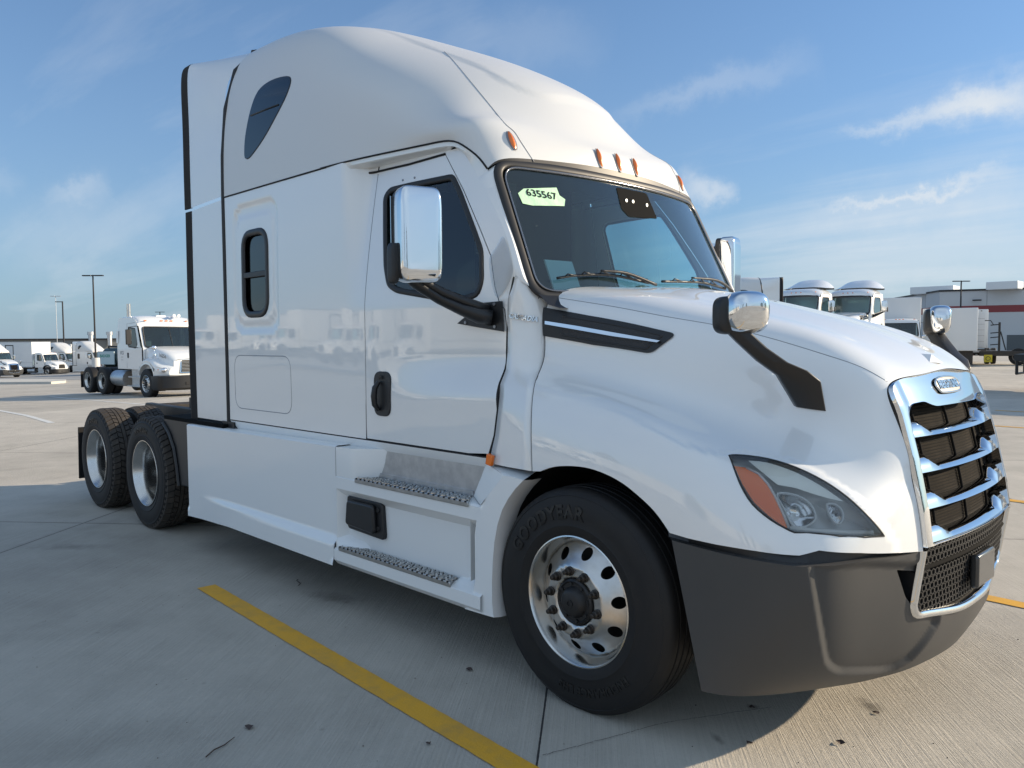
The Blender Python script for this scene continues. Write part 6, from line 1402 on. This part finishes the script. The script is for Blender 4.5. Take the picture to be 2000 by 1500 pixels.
cr_, sr_ = math.cos(rad(218)), math.sin(rad(218)); lx, ly = -4.3, 1.1; c_.location = (Ps[0]-(lx*cr_-ly*sr_), Ps[1]-(lx*sr_+ly*cr_), 0); del c_['group']
# box truck facing us with lettering, and roll door box
b3 = copy_tree(bt_); P = on_depth(1760, 44); b3.location = tuple(P); b3.rotation_euler = (0, 0, math.atan2(CAM[1]-P[1], CAM[0]-P[0])+rad(8)); b3['label'] = 'white box truck facing the camera in front of the warehouse, left of the roll-door box'; del b3['group']
st2 = empty('storage_box', 'white box with partly hidden black lettering between the box truck and the far hood mirror', 'box body'); P = on_depth(1808, 47); st2.location = tuple(P); st2.rotation_euler = (0, 0, math.atan2(CAM[1]-P[1], CAM[0]-P[0])+math.pi/2)
MB().box((-.2, 0, .9), (2.6, 5, 3.35)).build('body', M_['box_white'], st2, bev=.03); MB().box((0, .3, .1), (2.4, 4.5, .88)).build('chassis_frame', M_['dark_steel'], st2)
tV, tF = text_mesh('Stoo', .42, .004, .006); mk('side_lettering', np.stack([.35+tV[:, 0], -.005-tV[:, 2]+0*tV[:, 0], 2.2+tV[:, 1]], -1), tF, M_['ink'], st2, smooth=False)
rl = empty('roll_door_box', 'white box body with a panelled roll-up rear door and red-white bumper tape', 'box truck'); P = on_depth(1882, 50); rl.location = tuple(P); rl.rotation_euler = (0, 0, math.atan2(CAM[1]-P[1], CAM[0]-P[0])+math.pi/2+rad(3))
bb = MB().box((-1.27, 0, 1.0), (1.27, 7, 3.38)).build('box_body', M_['box_white'], rl, bev=.03)
dd = MB().box((-1.12, -.02, 1.06), (1.08, 0, 3.18)).build('roll_door', mat('door_white', (.60, .62, .64), .5), bb)
for k in range(1, 6): MB().box((-1.12, -.028, 1.06+k*.35), (1.08, -.018, 1.075+k*.35)).build('door_groove', M_['text_grey'], dd)
for x in (-.8, -.2, 0, .2, .9): MB().box((x-.04, -.02, 3.26), (x+.04, 0, 3.31)).build('marker_lamp', M_['dark_steel'], bb)
ft = MB().box((-1.2, -.45, .55), (1.2, 0, .95)).build('tail_lift', M_['dark_steel'], rl, bev=.02); MB().box((-1.1, -.48, .74), (.9, -.44, .86)).build('lift_plate', M_['alu_plate'], ft)
rw_ = mat('red_tape', (.22, .02, .02), .5)
for k in range(10): MB().box((-1.15+k*.22, -.46, .60), (-1.04+k*.22, -.455, .64)).build('reflective_tape', rw_ if k % 2 else M_['box_white'], ft)
for x in (-1.0, 1.0):
    w = copy_tree(dwheel, rl, {'sidewall_lettering', 'hand_hole', 'tread'}); w.location = (x*1.2, 1.3, .503); w.rotation_euler = (0, 0, -math.pi/2 if x > 0 else math.pi/2)
# black flatbed with rack and yellow plate
fbd = empty('flatbed_truck', 'dark flatbed with upright steel rack and a yellow plate, right of the roll-door box', 'flatbed'); P = on_depth(1935, 48); fbd.location = tuple(P); fbd.rotation_euler = (0, 0, math.atan2(CAM[1]-P[1], CAM[0]-P[0])+math.pi/2)
MB().box((-.6, 0, .55), (3.6, 2.2, .85)).build('bed', M_['dark_steel'], fbd, bev=.02)
rk_ = MB().box((.35, 0, .85), (.47, .12, 2.55)).tube([(.47, .05, 2.0), (.75, .05, .9)], .04, 6)
for z in (2.42, 1.95, 1.68, 1.25): rk_.tube([(-.05, .05, z-.04), (.38, .05, z)], .035, 6)
rk_.tube([(-.35, .05, 2.66), (-.05, .05, 2.66), (.1, .05, 2.4)], .03, 6); rk_.build('rack', M_['black'], fbd)
yp = MB().box((-.35, -.04, .18), (.08, -.02, .62)).build('yellow_plate', mat('yellow_plate', (.60, .48, .03), .5), fbd, bev=.02); MB().lathe([(.13, 0), (.10, 0)], (-.135, -.045, .40), 'y', 20).build('plate_ring', M_['ink'], yp)
MB().box((1.9, .2, .85), (3.4, 2, 1.95)).build('crate_body', mat('brown_tarp', (.05, .035, .03), .8), fbd, bev=.03); MB().hexa([(1.8, .3, 1.95), (3.6, .3, 1.95), (3.6, 1.8, 1.95), (1.8, 1.8, 1.95), (1.9, .3, 2.02), (3.6, .3, 2.35), (3.6, 1.8, 2.35), (1.9, 1.8, 2.02)]).build('tarp', mat('rust_tarp', (.16, .055, .04), .8), fbd)
for x in (1.4, 2.8):
    w = copy_tree(dwheel, fbd, {'sidewall_lettering', 'hand_hole', 'tread'}); w.location = (x, .25, .503); w.rotation_euler = (0, 0, 0)
# trailer with its rear corner at the right edge and its under-ride guard
tl = empty('box_trailer', 'tall box trailer at the right edge of the picture with a dark square under-run guard', 'trailer'); P = at_depth(2003, 700, 24.5); tl.location = (P[0], P[1], 0)
MB().box((.0, 0, 1.15), (12, 2.5, 3.86)).build('box_body', M_['box_white'], tl, bev=.02); ug = MB().tube([(-.25, .1, 1.15), (-.25, .1, .55), (-.25, 1.0, .55), (-.25, 1.0, 1.15)], .045, 8)
ug.box((-.3, -.05, .95), (1.2, 2.4, 1.15)).build('underrun_guard', M_['black'], tl)
wv_ = [(2.2, 0), (3.5, 0)]
for x, _ in wv_:
    for y, r_ in ((0.02, 0), (2.48, math.pi)): w = copy_tree(dwheel, tl, {'sidewall_lettering', 'hand_hole', 'tread'}); w.location = (x, y, .503); w.rotation_euler = (0, 0, r_)

# ---- what stands behind the photographer (seen in the paint, chrome and mirrors)
GB = 'white box trucks parked in a row behind the photographer'
for k in range(9):
    c = copy_tree(bt_, None, {'wheel_disc', 'hub_cap', 'steps', 'seat', 'window_rubber', 'door_gap'}); c.location = (-64+k*4.9, -26-2.5*(k % 3), 0); c.rotation_euler = (0, 0, rad(90)); c['label'] = 'white box truck of the row behind the photographer, mirrored in the door paint'; c['group'] = GB
hb = MB().box((-70, -75, 0), (40, -62, 6)).build('distant_shed', wm, smooth=False); tag(hb, 'long pale shed behind the photographer, mirrored in the paint', 'building')
fol = mat('dark_foliage', (.035, .055, .02), .9)
def tree(x, y, h, label, grp, slim=False):
    o = empty('tree', label, 'tree', (x, y, 0), group=grp)
    MB().tube([(0, 0, 0), (.1, 0, h*.35), (0, .1, h*.8)], [.22, .16, .05], 8).build('trunk', M_['dark_steel'], o)
    rs = np.random.RandomState(int(abs(x*7+y))); n = 900; V = []; F = []
    for i in range(n):
        t = rs.rand(); z = h*(.12+.88*t); r = (.9 if slim else h*.30)*math.sin(math.pi*min(1, .12+.88*t))**.6*rs.rand()**.4; a = rs.rand()*6.28
        c = np.array([r*math.cos(a), r*math.sin(a), z]); u = rs.randn(3); u /= np.linalg.norm(u); v = np.cross(u, rs.randn(3)); v /= np.linalg.norm(v); s = .28*(.6 if slim else 1)
        b = len(V); V += [c-u*s-v*s*.5, c+u*s-v*s*.5, c+v*s]; F.append((b, b+1, b+2))
    mk('crown', V, F, fol, o, smooth=False)
for k, (x, y, h, s) in enumerate([(-38, -55, 9, 0), (-22, -58, 7, 0), (-5, -56, 11, 1), (-1, -56, 8, 1), (8, -58, 9, 0), (22, -54, 8, 0), (55, -30, 12, 0), (60, -10, 11, 0), (44, 26, 15, 1), (50, 40, 11, 0), (38, 30, 12, 1), (56, 24, 10, 0), (62, 44, 12, 0), (48, -45, 11, 1)]):
    tree(x, y, h, 'green tree standing behind the photographer, mirrored in the chrome', 'trees behind the photographer', bool(s))
